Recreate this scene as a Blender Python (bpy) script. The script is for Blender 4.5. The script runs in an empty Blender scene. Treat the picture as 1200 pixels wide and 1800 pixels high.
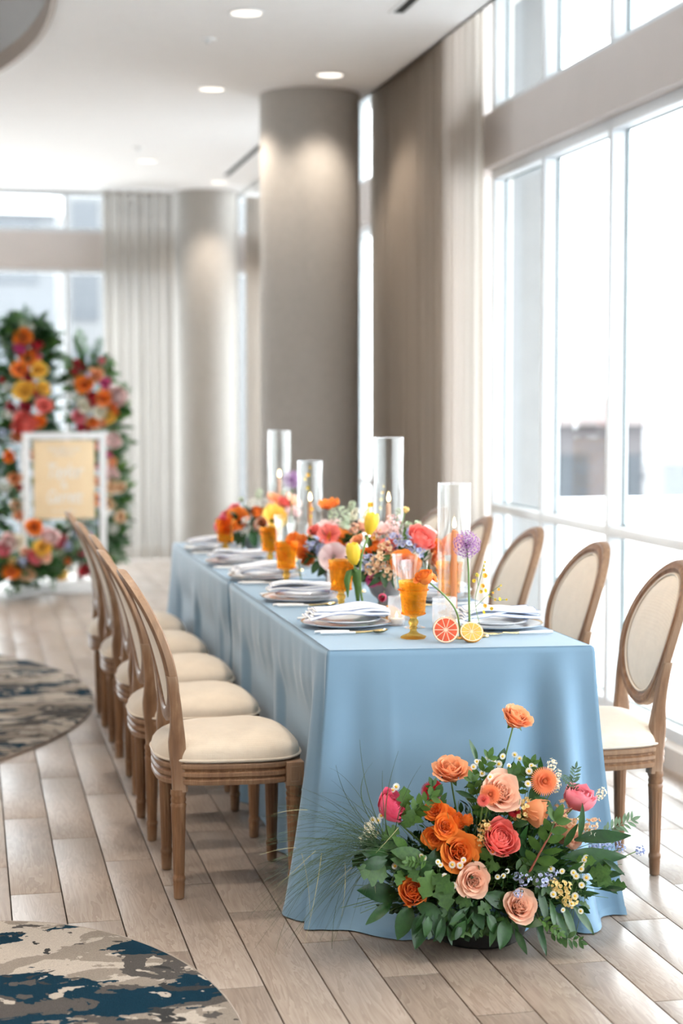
import bpy, bmesh, math, random
import numpy as np
from mathutils import Vector, Matrix, Euler

S = bpy.context.scene
COL = S.collection
PI = math.pi
R = math.radians

# ------------------------------------------------------------------ camera, world, exposure
cam_d = bpy.data.cameras.new('camera')
cam = bpy.data.objects.new('camera', cam_d)
COL.objects.link(cam)
S.camera = cam
cam_d.sensor_fit = 'VERTICAL'
cam_d.sensor_height = 36.0
cam_d.sensor_width = 24.0
cam_d.lens = 60.0
cam.location = (0.0, 0.0, 1.45)
cam.rotation_euler = Euler((R(90 - 3.719), 0.0, R(-12.2912)), 'XYZ')
cam_d.clip_start = 0.05
cam_d.clip_end = 500
cam_d.dof.use_dof = True
cam_d.dof.focus_distance = 4.62
cam_d.dof.aperture_fstop = 2.0

W = bpy.data.worlds.new('overcast_sky')
S.world = W
W.use_nodes = True
bg = W.node_tree.nodes['Background']
bg.inputs[0].default_value = (0.93, 0.965, 1.0, 1)
bg.inputs[1].default_value = 5.0
S.view_settings.view_transform = 'Standard'
S.view_settings.look = 'None'
S.view_settings.gamma = 1.0
S.view_settings.exposure = 1.2
S.view_settings.use_curve_mapping = False
S.cycles.use_denoising = True
S.cycles.max_bounces = 10
S.cycles.diffuse_bounces = 5
S.cycles.transparent_max_bounces = 32
S.cycles.transmission_bounces = 10
S.cycles.sample_clamp_indirect = 8.0
S.cycles.caustics_reflective = False
S.cycles.caustics_refractive = False

# ------------------------------------------------------------------ mesh helper
class M:
    """collects vertices and faces, then links them as one mesh object"""
    def __init__(s):
        s.v = []; s.f = []; s.m = []; s.a = []
    def add(s, vs, fs, mat=0, at=None):
        b = len(s.v)
        s.v.extend([tuple(p) for p in vs])
        s.a.extend(at if at is not None else [0.0] * len(vs))
        for f in fs:
            s.f.append(tuple(b + i for i in f)); s.m.append(mat)
    def box(s, lo, hi, mat=0):
        (x0, y0, z0), (x1, y1, z1) = lo, hi
        s.add([(x0,y0,z0),(x1,y0,z0),(x1,y1,z0),(x0,y1,z0),(x0,y0,z1),(x1,y0,z1),(x1,y1,z1),(x0,y1,z1)],
              [(0,3,2,1),(4,5,6,7),(0,1,5,4),(1,2,6,5),(2,3,7,6),(3,0,4,7)], mat)
    def cbox(s, lo, hi, b, mat=0):
        bm = bmesh.new()
        bmesh.ops.create_cube(bm, size=1.0)
        for v in bm.verts:
            for i in range(3):
                v.co[i] = (lo[i] + hi[i]) / 2 + v.co[i] * (hi[i] - lo[i])
        bmesh.ops.bevel(bm, geom=bm.edges[:], offset=b, segments=2, affect='EDGES', profile=0.6)
        bm.verts.index_update()
        s.add([v.co[:] for v in bm.verts], [[v.index for v in f.verts] for f in bm.faces], mat)
        bm.free()
    def grid(s, P, nu, nv, mat=0, wu=False, wv=False, at=None, flip=False):
        """P: flat list of nu*nv points, v fastest"""
        fs = []
        for i in range(nu if wu else nu - 1):
            for j in range(nv if wv else nv - 1):
                a, b = i * nv + j, ((i + 1) % nu) * nv + j
                c, d = ((i + 1) % nu) * nv + (j + 1) % nv, i * nv + (j + 1) % nv
                fs.append((a, d, c, b) if flip else (a, b, c, d))
        s.add(P, fs, mat, at)
    def lathe(s, prof, n=24, o=(0,0,0), mat=0, wob=None, cap=True):
        P = []
        for k in range(n):
            t = 2 * PI * k / n
            for (r, z) in prof:
                rr = r * (wob(t, z) if wob else 1.0)
                P.append((o[0] + rr * math.cos(t), o[1] + rr * math.sin(t), o[2] + z))
        nv = len(prof)
        s.grid(P, n, nv, mat, wu=True)
        if cap:
            b = len(s.v) - len(P)
            if prof[0][0] > 1e-5:
                s.f.append(tuple(b + k * nv for k in range(n))[::-1]); s.m.append(mat)
            if prof[-1][0] > 1e-5:
                s.f.append(tuple(b + k * nv + nv - 1 for k in range(n))); s.m.append(mat)
    def tube(s, pts, rad, n=6, mat=0, cap=True, flat=1.0, at=None):
        pts = [Vector(p) for p in pts]
        N = len(pts)
        if not hasattr(rad, '__len__'): rad = [rad] * N
        up = Vector((0.12, 0.31, 0.94)); P = []; A = []
        for i, p in enumerate(pts):
            t = (pts[min(i + 1, N - 1)] - pts[max(i - 1, 0)]).normalized()
            x = t.cross(up)
            if x.length < 1e-4: x = t.cross(Vector((1, 0, 0)))
            x.normalize(); y = x.cross(t).normalized()
            for k in range(n):
                a = 2 * PI * k / n
                P.append(tuple(p + x * (rad[i] * math.cos(a)) + y * (rad[i] * flat * math.sin(a))))
                A.append(i / max(N - 1, 1))
        s.grid(P, N, n, mat, wv=True, at=A)
        if cap:
            b = len(s.v) - len(P)
            s.f.append(tuple(b + k for k in range(n))); s.m.append(mat)
            s.f.append(tuple(b + (N - 1) * n + k for k in range(n))[::-1]); s.m.append(mat)
    def ball(s, c, r, n=10, mat=0, sq=(1,1,1)):
        prof_n = max(5, n // 2 + 1); P = []
        for k in range(n):
            t = 2 * PI * k / n
            for j in range(prof_n):
                p = -PI / 2 + PI * j / (prof_n - 1)
                P.append((c[0] + r*sq[0]*math.cos(p)*math.cos(t), c[1] + r*sq[1]*math.cos(p)*math.sin(t), c[2] + r*sq[2]*math.sin(p)))
        s.grid(P, n, prof_n, mat, wu=True)
    def merge(s, o, T=None, mat=None):
        vs = [tuple(T @ Vector(p)) for p in o.v] if T is not None else o.v
        b = len(s.v); s.v.extend(vs); s.a.extend(o.a)
        for f, m in zip(o.f, o.m):
            s.f.append(tuple(b + i for i in f)); s.m.append(m if mat is None else mat)
    def mesh(s, name, mats, smooth=True, sharp=28):
        me = bpy.data.meshes.new(name)
        me.from_pydata(s.v, [], s.f)
        ms = mats if isinstance(mats, (list, tuple)) else [mats]
        for m in ms: me.materials.append(m)
        if len(ms) > 1: me.polygons.foreach_set('material_index', s.m)
        if smooth:
            me.polygons.foreach_set('use_smooth', [True] * len(s.f))
            if sharp: me.set_sharp_from_angle(angle=R(sharp))
        if any(s.a):
            at = me.attributes.new('tip', 'FLOAT', 'POINT'); at.data.foreach_set('value', s.a)
        me.update()
        return me
    def build(s, name, mats, parent=None, smooth=True, sharp=28):
        return link(name, s.mesh(name, mats, smooth, sharp), parent)

def link(name, me, parent=None, loc=None, rot=None, sc=None):
    o = bpy.data.objects.new(name, me)
    COL.objects.link(o)
    if parent is not None: o.parent = parent
    if loc is not None: o.location = loc
    if rot is not None: o.rotation_euler = rot
    if sc is not None: o.scale = (sc, sc, sc) if not hasattr(sc, '__len__') else sc
    return o

def tag(o, label=None, cat=None, group=None, kind=None):
    if label: o['label'] = label
    if cat: o['category'] = cat
    if group: o['group'] = group
    if kind: o['kind'] = kind
    return o

def thing(name, label, cat, loc=(0,0,0), rz=0.0, group=None):
    o = link(name, None, None, loc, (0, 0, rz))
    return tag(o, label, cat, group)

KIDS = {}
def clone(root, label, loc=None, rot=None, group=None, sc=None, mirror=False):
    """a copy of a thing with copies of its parts and sub-parts"""
    kids = {}
    for o in COL.objects:
        if o.parent is not None: kids.setdefault(o.parent.name, []).append(o)
    def rec(o, parent):
        c = o.copy(); COL.objects.link(c)
        c.parent = parent
        for ch in kids.get(o.name, []): rec(ch, c)
        return c
    r = rec(root, None)
    if loc is not None: r.location = loc
    if rot is not None: r.rotation_euler = rot
    if sc is not None: r.scale = sc
    r['label'] = label
    if group: r['group'] = group
    return r

# ------------------------------------------------------------------ materials
def nodes(name):
    m = bpy.data.materials.new(name); m.use_nodes = True
    nt = m.node_tree; nt.nodes.clear()
    out = nt.nodes.new('ShaderNodeOutputMaterial')
    def N(t, **k):
        n = nt.nodes.new('ShaderNode' + t)
        for a, b in k.items():
            if a == 'i':
                for q, w in b.items(): n.inputs[q].default_value = w
            else: setattr(n, a, b)
        return n
    def L(a, b): nt.links.new(a, b)
    return m, nt, out, N, L
def c4(c): return (c[0], c[1], c[2], 1.0)
def ramp(N, stops, interp='LINEAR'):
    r = N('ValToRGB'); cr = r.color_ramp; cr.interpolation = interp
    while len(cr.elements) < len(stops): cr.elements.new(0.5)
    for e, (p, c) in zip(cr.elements, stops):
        e.position = p; e.color = c4(c) if hasattr(c, '__len__') else (c, c, c, 1)
    return r

def mat(name, col, rough=0.5, metal=0.0, spec=0.5, var=0.0, vscale=8.0, bump=0.0, bscale=200.0, sheen=0.0, stretch=None, col2=None, coat=0.0):
    m, nt, out, N, L = nodes(name)
    b = N('BsdfPrincipled', i={'Base Color': c4(col), 'Roughness': rough, 'Metallic': metal, 'Specular IOR Level': spec, 'Sheen Weight': sheen, 'Coat Weight': coat})
    L(b.outputs[0], out.inputs[0])
    if var or bump:
        tc = N('TexCoord'); src = tc.outputs['Object']
        if stretch:
            mp = N('Mapping', i={'Scale': stretch}); L(src, mp.inputs[0]); src = mp.outputs[0]
        if var:
            nz = N('TexNoise', i={'Scale': vscale, 'Detail': 5.0, 'Roughness': 0.6}); L(src, nz.inputs['Vector'])
            c2 = col2 if col2 else tuple(min(1, x * (1 + var)) for x in col)
            c1 = col if col2 else tuple(x * (1 - var) for x in col)
            r = ramp(N, [(0.32, c1), (0.68, c2)]); L(nz.outputs['Fac'], r.inputs[0]); L(r.outputs[0], b.inputs['Base Color'])
        if bump:
            nb = N('TexNoise', i={'Scale': bscale, 'Detail': 2.0}); L(src, nb.inputs['Vector'])
            bp = N('Bump', i={'Strength': bump, 'Distance': 0.002}); L(nb.outputs['Fac'], bp.inputs['Height']); L(bp.outputs[0], b.inputs['Normal'])
    return m

def mat_weave(name, col, rough=0.85, scale=900.0, var=0.06, sheen=0.2, bump=0.25):
    """woven cloth: two crossed thread waves for relief and a faint mottling"""
    m, nt, out, N, L = nodes(name)
    b = N('BsdfPrincipled', i={'Roughness': rough, 'Sheen Weight': sheen, 'Specular IOR Level': 0.2})
    L(b.outputs[0], out.inputs[0])
    tc = N('TexCoord')
    nz = N('TexNoise', i={'Scale': 22.0, 'Detail': 6.0, 'Roughness': 0.7}); L(tc.outputs['Object'], nz.inputs['Vector'])
    r = ramp(N, [(0.3, tuple(x*(1-var) for x in col)), (0.7, tuple(min(1, x*(1+var)) for x in col))])
    L(nz.outputs['Fac'], r.inputs[0]); L(r.outputs[0], b.inputs['Base Color'])
    w1 = N('TexWave', wave_type='BANDS', bands_direction='X', i={'Scale': scale/20, 'Distortion': 1.0})
    w2 = N('TexWave', wave_type='BANDS', bands_direction='Z', i={'Scale': scale/20, 'Distortion': 1.0})
    L(tc.outputs['Object'], w1.inputs[0]); L(tc.outputs['Object'], w2.inputs[0])
    ad = N('Math', operation='ADD'); L(w1.outputs['Fac'], ad.inputs[0]); L(w2.outputs['Fac'], ad.inputs[1])
    bp = N('Bump', i={'Strength': bump, 'Distance': 0.0008}); L(ad.outputs[0], bp.inputs['Height']); L(bp.outputs[0], b.inputs['Normal'])
    return m

def mat_translucent(name, col, tcol, k=0.5, rough=0.8, see=0.0, stripe=False):
    m, nt, out, N, L = nodes(name)
    d = N('BsdfDiffuse', i={'Color': c4(col), 'Roughness': rough}); t = N('BsdfTranslucent', i={'Color': c4(tcol)})
    mx = N('MixShader', i={0: k}); L(d.outputs[0], mx.inputs[1]); L(t.outputs[0], mx.inputs[2])
    last = mx
    if see:
        tr = N('BsdfTransparent'); m2 = N('MixShader', i={0: see}); L(mx.outputs[0], m2.inputs[1]); L(tr.outputs[0], m2.inputs[2]); last = m2
    L(last.outputs[0], out.inputs[0])
    return m

def mat_clear(name, tint=(0.98, 0.99, 0.99), edge=0.55, gloss=0.02, frosted=0.0):
    """thin clear glass: straight-through light plus a mirror part that grows towards the edge"""
    m, nt, out, N, L = nodes(name)
    tr = N('BsdfTransparent', i={'Color': c4(tint)}); g = N('BsdfGlossy', i={'Roughness': gloss, 'Color': (1, 1, 1, 1)})
    lw = N('LayerWeight', i={'Blend': edge}); mx = N('MixShader')
    cr = ramp(N, [(0.0, 0.03), (0.55, 0.08), (0.9, 0.42), (1.0, 0.8)]); L(lw.outputs['Facing'], cr.inputs[0]); L(cr.outputs[0], mx.inputs[0])
    L(tr.outputs[0], mx.inputs[1]); L(g.outputs[0], mx.inputs[2])
    last = mx
    if frosted:
        d = N('BsdfTranslucent', i={'Color': (0.95, 0.95, 0.97, 1)}); m2 = N('MixShader', i={0: frosted}); L(mx.outputs[0], m2.inputs[1]); L(d.outputs[0], m2.inputs[2]); last = m2
    L(last.outputs[0], out.inputs[0])
    return m

def mat_emit(name, col, st):
    m, nt, out, N, L = nodes(name)
    e = N('Emission', i={'Color': c4(col), 'Strength': st}); L(e.outputs[0], out.inputs[0])
    return m

def mat_petal(name, base, tip, k=0.3, rough=0.55):
    """petal: colour runs from the base of the petal to its rim, a little light passes through"""
    m, nt, out, N, L = nodes(name)
    at = N('Attribute', attribute_name='tip')
    r = ramp(N, [(0.1, base), (0.95, tip)]); L(at.outputs['Fac'], r.inputs[0])
    b = N('BsdfPrincipled', i={'Roughness': rough, 'Specular IOR Level': 0.25, 'Sheen Weight': 0.15}); L(r.outputs[0], b.inputs['Base Color'])
    t = N('BsdfTranslucent'); L(r.outputs[0], t.inputs[0])
    mx = N('MixShader', i={0: k}); L(b.outputs[0], mx.inputs[1]); L(t.outputs[0], mx.inputs[2]); L(mx.outputs[0], out.inputs[0])
    return m

def mat_leaf(name, col, col2, rough=0.38, k=0.22):
    m, nt, out, N, L = nodes(name)
    oi = N('ObjectInfo'); tc = N('TexCoord')
    nz = N('TexNoise', i={'Scale': 9.0, 'Detail': 3.0}); L(tc.outputs['Object'], nz.inputs['Vector'])
    ad = N('Math', operation='MULTIPLY_ADD', i={1: 0.5, 2: 0.0}); L(oi.outputs['Random'], ad.inputs[0]); 
    a2 = N('Math', operation='MULTIPLY_ADD', i={1: 0.7, 2: 0.0}); L(nz.outputs['Fac'], a2.inputs[0]); L(ad.outputs[0], a2.inputs[2])
    r = ramp(N, [(0.25, col), (0.85, col2)]); L(a2.outputs[0], r.inputs[0])
    b = N('BsdfPrincipled', i={'Roughness': rough, 'Specular IOR Level': 0.45}); L(r.outputs[0], b.inputs['Base Color'])
    t = N('BsdfTranslucent'); L(r.outputs[0], t.inputs[0])
    mx = N('MixShader', i={0: k}); L(b.outputs[0], mx.inputs[1]); L(t.outputs[0], mx.inputs[2]); L(mx.outputs[0], out.inputs[0])
    return m

def mat_floor():
    """oak-look plank tiles: every plank has its own tone and stretch of grain, from its place in the bond"""
    m, nt, out, N, L = nodes('oak_plank')
    g = N('NewGeometry'); sp = N('SeparateXYZ'); L(g.outputs['Position'], sp.inputs[0])
    def mth(op, a, b=None, c=None):
        n = N('Math', operation=op)
        for i, q in enumerate((a, b, c)):
            if q is None: continue
            if isinstance(q, (int, float)): n.inputs[i].default_value = q
            else: L(q, n.inputs[i])
        return n.outputs[0]
    row = mth('FLOOR', mth('DIVIDE', mth('SUBTRACT', sp.outputs[0], 0.099), 0.15))
    off = mth('MULTIPLY', mth('FLOORED_MODULO', row, 3.0), 0.31)
    idx = mth('FLOOR', mth('DIVIDE', mth('ADD', mth('SUBTRACT', sp.outputs[1], 4.10), off), 0.93))
    cv = N('CombineXYZ'); L(row, cv.inputs[0]); L(idx, cv.inputs[1])
    wn = N('TexWhiteNoise', noise_dimensions='2D'); L(cv.outputs[0], wn.inputs['Vector'])
    v2 = N('CombineXYZ'); L(mth('MULTIPLY', sp.outputs[0], 22.0), v2.inputs[0]); L(mth('MULTIPLY', sp.outputs[1], 2.2), v2.inputs[1]); L(mth('MULTIPLY', wn.outputs['Value'], 37.0), v2.inputs[2])
    n1 = N('TexNoise', i={'Scale': 1.0, 'Detail': 4.0, 'Roughness': 0.55, 'Distortion': 0.6}); L(v2.outputs[0], n1.inputs['Vector'])
    rings = mth('FRACT', mth('MULTIPLY', n1.outputs['Fac'], 9.0))
    v3 = N('CombineXYZ'); L(mth('MULTIPLY', sp.outputs[0], 260.0), v3.inputs[0]); L(mth('MULTIPLY', sp.outputs[1], 9.0), v3.inputs[1]); L(wn.outputs['Value'], v3.inputs[2])
    n2 = N('TexNoise', i={'Scale': 1.0, 'Detail': 3.0, 'Roughness': 0.7}); L(v3.outputs[0], n2.inputs['Vector'])
    grain = mth('ADD', mth('MULTIPLY', rings, 0.30), mth('ADD', mth('MULTIPLY', n2.outputs['Fac'], 0.42), mth('MULTIPLY_ADD', wn.outputs['Value'], 0.20, 0.05)))
    r = ramp(N, [(0.15, (0.19, 0.14, 0.108)), (0.5, (0.325, 0.262, 0.215)), (0.9, (0.45, 0.385, 0.335))]); L(grain, r.inputs[0])
    b = N('BsdfPrincipled', i={'Roughness': 0.34, 'Specular IOR Level': 0.5}); L(r.outputs[0], b.inputs['Base Color'])
    rr = mth('MULTIPLY_ADD', n2.outputs['Fac'], 0.2, 0.26); L(rr, b.inputs['Roughness'])
    bp = N('Bump', i={'Strength': 0.15, 'Distance': 0.001}); L(n2.outputs['Fac'], bp.inputs['Height']); L(bp.outputs[0], b.inputs['Normal'])
    L(b.outputs[0], out.inputs[0])
    return m

def mat_carpet():
    m, nt, out, N, L = nodes('patterned_carpet')
    tc = N('TexCoord'); mp = N('Mapping', i={'Scale': (1.0, 1.45, 1.0), 'Rotation': (0, 0, R(25))}); L(tc.outputs['Object'], mp.inputs[0])
    n3 = N('TexNoise', i={'Scale': 420.0, 'Detail': 2.0}); L(tc.outputs['Object'], n3.inputs['Vector'])
    rg = N('TexNoise', i={'Scale': 45.0, 'Detail': 3.0}); L(tc.outputs['Object'], rg.inputs['Vector'])
    cream, grey, teal, sand, dk = (0.56, 0.49, 0.42), (0.105, 0.095, 0.088), (0.006, 0.034, 0.060), (0.33, 0.28, 0.235), (0.05, 0.05, 0.05)
    last = None
    for sc_, dist, seed, lo, col in ((3.0, 0.9, 0.0, 0.50, cream), (3.4, 1.1, 7.3, 0.555, grey), (2.4, 1.3, 15.1, 0.545, teal), (6.5, 0.8, 23.0, 0.635, dk), (7.5, 0.6, 31.0, 0.64, cream)):
        ofs = N('Mapping', i={'Location': (seed, seed*0.7, 0)}); L(mp.outputs[0], ofs.inputs[0])
        nn = N('TexNoise', i={'Scale': sc_, 'Detail': 4.0, 'Roughness': 0.55, 'Distortion': dist}); L(ofs.outputs[0], nn.inputs['Vector'])
        ad = N('Math', operation='MULTIPLY_ADD', i={1: 0.11}); L(rg.outputs['Fac'], ad.inputs[0]); L(nn.outputs['Fac'], ad.inputs[2])
        gt = N('Math', operation='GREATER_THAN', i={1: lo + 0.055}); L(ad.outputs[0], gt.inputs[0])
        mx = N('MixRGB', i={1: c4(sand), 2: c4(col)}); L(gt.outputs[0], mx.inputs[0])
        if last is not None: L(last.outputs[0], mx.inputs[1])
        last = mx
    r = last
    hs = N('MixRGB', blend_type='MULTIPLY', i={0: 0.45}); L(r.outputs[0], hs.inputs[1])
    r2 = ramp(N, [(0.3, 0.45), (0.7, 1.25)]); L(n3.outputs['Fac'], r2.inputs[0]); L(r2.outputs[0], hs.inputs[2])
    b = N('BsdfPrincipled', i={'Roughness': 0.95, 'Specular IOR Level': 0.05, 'Sheen Weight': 0.0}); L(hs.outputs[0], b.inputs['Base Color'])
    bp = N('Bump', i={'Strength': 0.9, 'Distance': 0.006}); L(n3.outputs['Fac'], bp.inputs['Height']); L(bp.outputs[0], b.inputs['Normal'])
    L(b.outputs[0], out.inputs[0])
    return m

def mat_wood():
    m, nt, out, N, L = nodes('limed_wood')
    tc = N('TexCoord'); mp = N('Mapping', i={'Scale': (60, 60, 4)}); L(tc.outputs['Object'], mp.inputs[0])
    nz = N('TexNoise', i={'Scale': 1.0, 'Detail': 5.0, 'Roughness': 0.65, 'Distortion': 0.4}); L(mp.outputs[0], nz.inputs['Vector'])
    r = ramp(N, [(0.25, (0.115, 0.048, 0.020)), (0.55, (0.225, 0.112, 0.053)), (0.85, (0.42, 0.265, 0.155))]); L(nz.outputs['Fac'], r.inputs[0])
    g = N('NewGeometry'); pr = ramp(N, [(0.515, 0.0), (0.60, 1.0)]); L(g.outputs['Pointiness'], pr.inputs[0])
    mx = N('MixRGB', i={2: (0.46, 0.34, 0.24, 1)}); L(r.outputs[0], mx.inputs[1]); 
    mm = N('Math', operation='MULTIPLY', i={1: 0.45}); L(pr.outputs[0], mm.inputs[0]); L(mm.outputs[0], mx.inputs[0])
    b = N('BsdfPrincipled', i={'Roughness': 0.48, 'Specular IOR Level': 0.4}); L(mx.outputs[0], b.inputs['Base Color'])
    bp = N('Bump', i={'Strength': 0.15, 'Distance': 0.001}); L(nz.outputs['Fac'], bp.inputs['Height']); L(bp.outputs[0], b.inputs['Normal'])
    L(b.outputs[0], out.inputs[0])
    return m

MT = dict(
    ceiling=mat('ceiling_paint', (0.90, 0.895, 0.895), 0.9, var=0.01, bump=0.05),
    wall=mat('wall_paint', (0.74, 0.71, 0.68), 0.85, var=0.02, bump=0.05),
    header=mat('header_paint', (0.62, 0.57, 0.55), 0.8, var=0.02, vscale=3),
    frame=mat('window_frame_paint', (0.70, 0.73, 0.76), 0.45, var=0.01),
    gasket=mat('rubber_gasket', (0.10, 0.16, 0.17), 0.6, var=0.1),
    glass=mat_clear('window_glass', (0.965, 0.985, 0.985), 0.3, 0.0),
    column=mat_weave('taupe_wallcovering', (0.44, 0.42, 0.395), 0.85, 700, 0.05, 0.1, 0.2),
    curtain=mat_translucent('taupe_curtain', (0.56, 0.495, 0.425), (0.68, 0.64, 0.60), 0.45, see=0.05),
    sheer=mat_translucent('sheer_curtain', (0.46, 0.42, 0.37), (0.46, 0.435, 0.405), 0.5, see=0.10),
    oak=mat_floor(), carpet=mat_carpet(), wood=mat_wood(),
    subfloor=mat('dark_grout', (0.045, 0.036, 0.03), 0.9, var=0.2),
    binding=mat('carpet_binding', (0.36, 0.31, 0.27), 0.9, var=0.15, vscale=120, bump=0.3),
    bronze=mat('bronze_paint', (0.44, 0.37, 0.32), 0.5, var=0.03),
    dome=mat('dome_paint', (0.30, 0.29, 0.285), 0.6, var=0.03),
    black=mat('black_slot', (0.01, 0.01, 0.01), 0.8, var=0.1),
    white_metal=mat('white_enamel', (0.86, 0.87, 0.88), 0.4, var=0.01),
    lamp=mat_emit('downlight_glow', (1.0, 0.90, 0.78), 1.1),
    cream=mat_weave('cream_linen', (0.72, 0.63, 0.52), 0.9, 1400, 0.05, 0.3, 0.25),
    deck=mat('pale_concrete', (0.52, 0.52, 0.52), 0.9, var=0.06, bump=0.2, bscale=40),
    paleglass=mat('pale_facade_glass', (0.068, 0.074, 0.082), 0.5, spec=0.2, var=0.1), fin=mat('pale_cladding', (0.23, 0.235, 0.24), 0.9, var=0.04), stone2=mat('white_facade', (0.11, 0.112, 0.115), 0.8, var=0.05, vscale=0.2),
    brick=mat('red_brick', (0.050, 0.043, 0.045), 0.9, var=0.12, vscale=1.5),
    tile=mat('roof_tile', (0.075, 0.055, 0.052), 0.9, var=0.08, vscale=1.0),
    stone=mat('grey_facade', (0.085, 0.09, 0.097), 0.8, var=0.08, vscale=0.3),
    dkglass=mat('facade_glass', (0.030, 0.034, 0.040), 0.7, spec=0.1, var=0.1),
)
# ------------------------------------------------------------------ setting: floor
PX0, PW, PL, PG = 0.099, 0.15, 0.93, 0.0038
floor_m = M(); floor_m.box((-5.2, -4.2, -0.14), (2.95, 16.2, -0.011))
floor = tag(floor_m.build('floor', MT['subfloor'], smooth=False), kind='structure')
pm = M(); pm.cbox((PG/2, PG/2, -0.0105), (PW - PG/2, PL - PG/2, 0.0), 0.0012)
plank_me = pm.mesh('plank', MT['oak'])
rest = M(); n_plank = 0
for k in range(-34, 19):
    x0 = PX0 + PW * k
    off = 0.31 * (k % 3)
    for n in range(-9, 14):
        y0 = 4.10 - off + PL * n
        if y0 + PL < -4.1 or y0 > 15.85 or x0 + PW > 2.90: continue
        if x0 > -0.06 and y0 > 2.4 and not (x0 > 2.2 and y0 < 4.5):
            link('plank', plank_me, floor, (x0, y0, 0)); n_plank += 1
        else:
            rest.add([(x0+PG/2, y0+PG/2, 0), (x0+PW-PG/2, y0+PG/2, 0), (x0+PW-PG/2, y0+PL-PG/2, 0), (x0+PG/2, y0+PL-PG/2, 0)], [(0,1,2,3)])
tag(rest.build('plank_field', MT['oak'], floor, smooth=False), kind='stuff')

# ------------------------------------------------------------------ setting: ceiling with an oval dome recess, edge pocket by the windows
CZ = 3.36; EDGE = 2.48; YB = 15.85
DX, DY, DA, DB = -1.09, 8.5, 1.5, 3.2
cm = M(); n = 96
ring = [(DX + DA*math.cos(2*PI*k/n), DY + DB*math.sin(2*PI*k/n)) for k in range(n)]
bx0, bx1, by0, by1 = -5.2, EDGE, -4.2, YB + 0.4
def to_rect(k):
    c, s_ = math.cos(2*PI*k/n), math.sin(2*PI*k/n)
    hx = (bx1 - DX) if c > 0 else (DX - bx0); hy = (by1 - DY) if s_ > 0 else (DY - by0)
    t = min(hx/abs(c) if abs(c) > 1e-9 else 1e9, hy/abs(s_) if abs(s_) > 1e-9 else 1e9)
    return (DX + c*t, DY + s_*t)
outer = [to_rect(k) for k in range(n)]
P = []
for k in range(n):
    P += [(ring[k][0], ring[k][1], CZ), (outer[k][0], outer[k][1], CZ)]
cm.grid(P, n, 2, wu=True, flip=False)
for cx, cy in ((bx0,by0),(bx1,by0),(bx1,by1),(bx0,by1)):           # corner fillers
    ks = [k for k in range(n) if abs(outer[k][0]-cx) < 3.2 and abs(outer[k][1]-cy) < 6]
    best = None
    for k in range(n):
        a, b = outer[k], outer[(k+1) % n]
        if abs(a[0]-b[0]) > 1e-6 and abs(a[1]-b[1]) > 1e-6 and (abs(a[0]-cx) < 1e-6 or abs(a[1]-cy) < 1e-6) and (abs(b[0]-cx) < 1e-6 or abs(b[1]-cy) < 1e-6):
            cm.add([(a[0],a[1],CZ),(b[0],b[1],CZ),(cx,cy,CZ)], [(0,1,2)])
cm.box((EDGE-0.02, by0, CZ), (EDGE, by1, CZ+0.42))
cm.box((EDGE-0.02, by0, CZ+0.40), (3.1, by1, CZ+0.44))
cm.box((bx0, by0, CZ+1.0), (bx1, by1, CZ+1.05))
ceiling = tag(cm.build('ceiling', MT['ceiling'], smooth=False), kind='structure')
dm = M(); P = []
for k in range(n):
    c, s_ = math.cos(2*PI*k/n), math.sin(2*PI*k/n)
    P += [(DX+(DA+0.03)*c, DY+(DB+0.03)*s_, CZ-0.012), (DX+DA*c, DY+DB*s_, CZ-0.012), (DX+DA*c, DY+DB*s_, CZ+0.085)]
dm.grid(P, n, 3, wu=True)
dm.build('recess_lip', MT['bronze'], ceiling, sharp=30)
dm = M(); P = []
for k in range(n):
    c, s_ = math.cos(2*PI*k/n), math.sin(2*PI*k/n)
    for j in range(10):
        q = 1.0 - j/9*0.999; h = 0.62*math.sqrt(max(0, 1 - q*q)) if j else 0
        P.append((DX+(DA+0.0)*q*c, DY+(DB+0.0)*q*s_, CZ+0.085+h))
dm.grid(P, n, 10, wu=True)
dm.build('recess_dome', MT['dome'], ceiling)

# ------------------------------------------------------------------ setting: walls
def wall(name, lo, hi, m='wall'):
    w = M(); w.box(lo, hi); return tag(w.build(name, MT[m], smooth=False), kind='structure')
wall('wall_left', (-5.3, -4.2, -0.02), (-5.2, 15.9, 4.4))
wall('wall_front', (-5.2, -4.3, -0.02), (3.1, -4.2, 4.4))
wall_right = M()
HX0, HX1 = 2.68, 2.86
for (y0, y1) in ((9.10, 11.28), (12.60, 15.2), (15.70, 15.85)):                    # solid piers at the window bays; middle one added, unseen, to block far-end daylight
    wall_right.box((2.70, y0, -0.02), (2.95, y1, CZ+0.40))
wall_right.box((2.70, -4.2, -0.02), (2.95, -2.6, CZ+0.40))
wall_right.box((2.68, -2.6, -0.012), (2.95, 9.10, 0.085)); wall_right.box((2.68, 11.28, -0.012), (2.95, 15.70, 0.085))
wall_right.box((2.78, -2.6, CZ+0.26), (2.95, 9.10, CZ+0.41)); wall_right.box((2.78, 11.28, CZ+0.26), (2.95, 15.70, CZ+0.41))
tag(wall_right.build('wall_right', MT['wall'], smooth=False), kind='structure')
for i, (y0, y1) in enumerate(((-2.6, 9.02), (11.28, 15.70))):
    t = M(); t.cbox((HX0, y0, 2.676), (HX1 + 0.09, y1, 2.956), 0.004)
    tag(t.build('trim_%d' % (i + 1), MT['header'], smooth=True), kind='structure')
wall_back = M()
wall_back.box((-5.2, YB, -0.012), (2.70, YB+0.3, 0.085)); 
wall_back.box((-5.2, YB, CZ), (2.70, YB+0.3, CZ+0.5))
tag(wall_back.build('wall_back', MT['wall'], smooth=False), kind='structure')
t = M(); t.cbox((-5.2, YB - 0.02, 2.657), (2.70, YB + 0.2, 2.984), 0.004)
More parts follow.
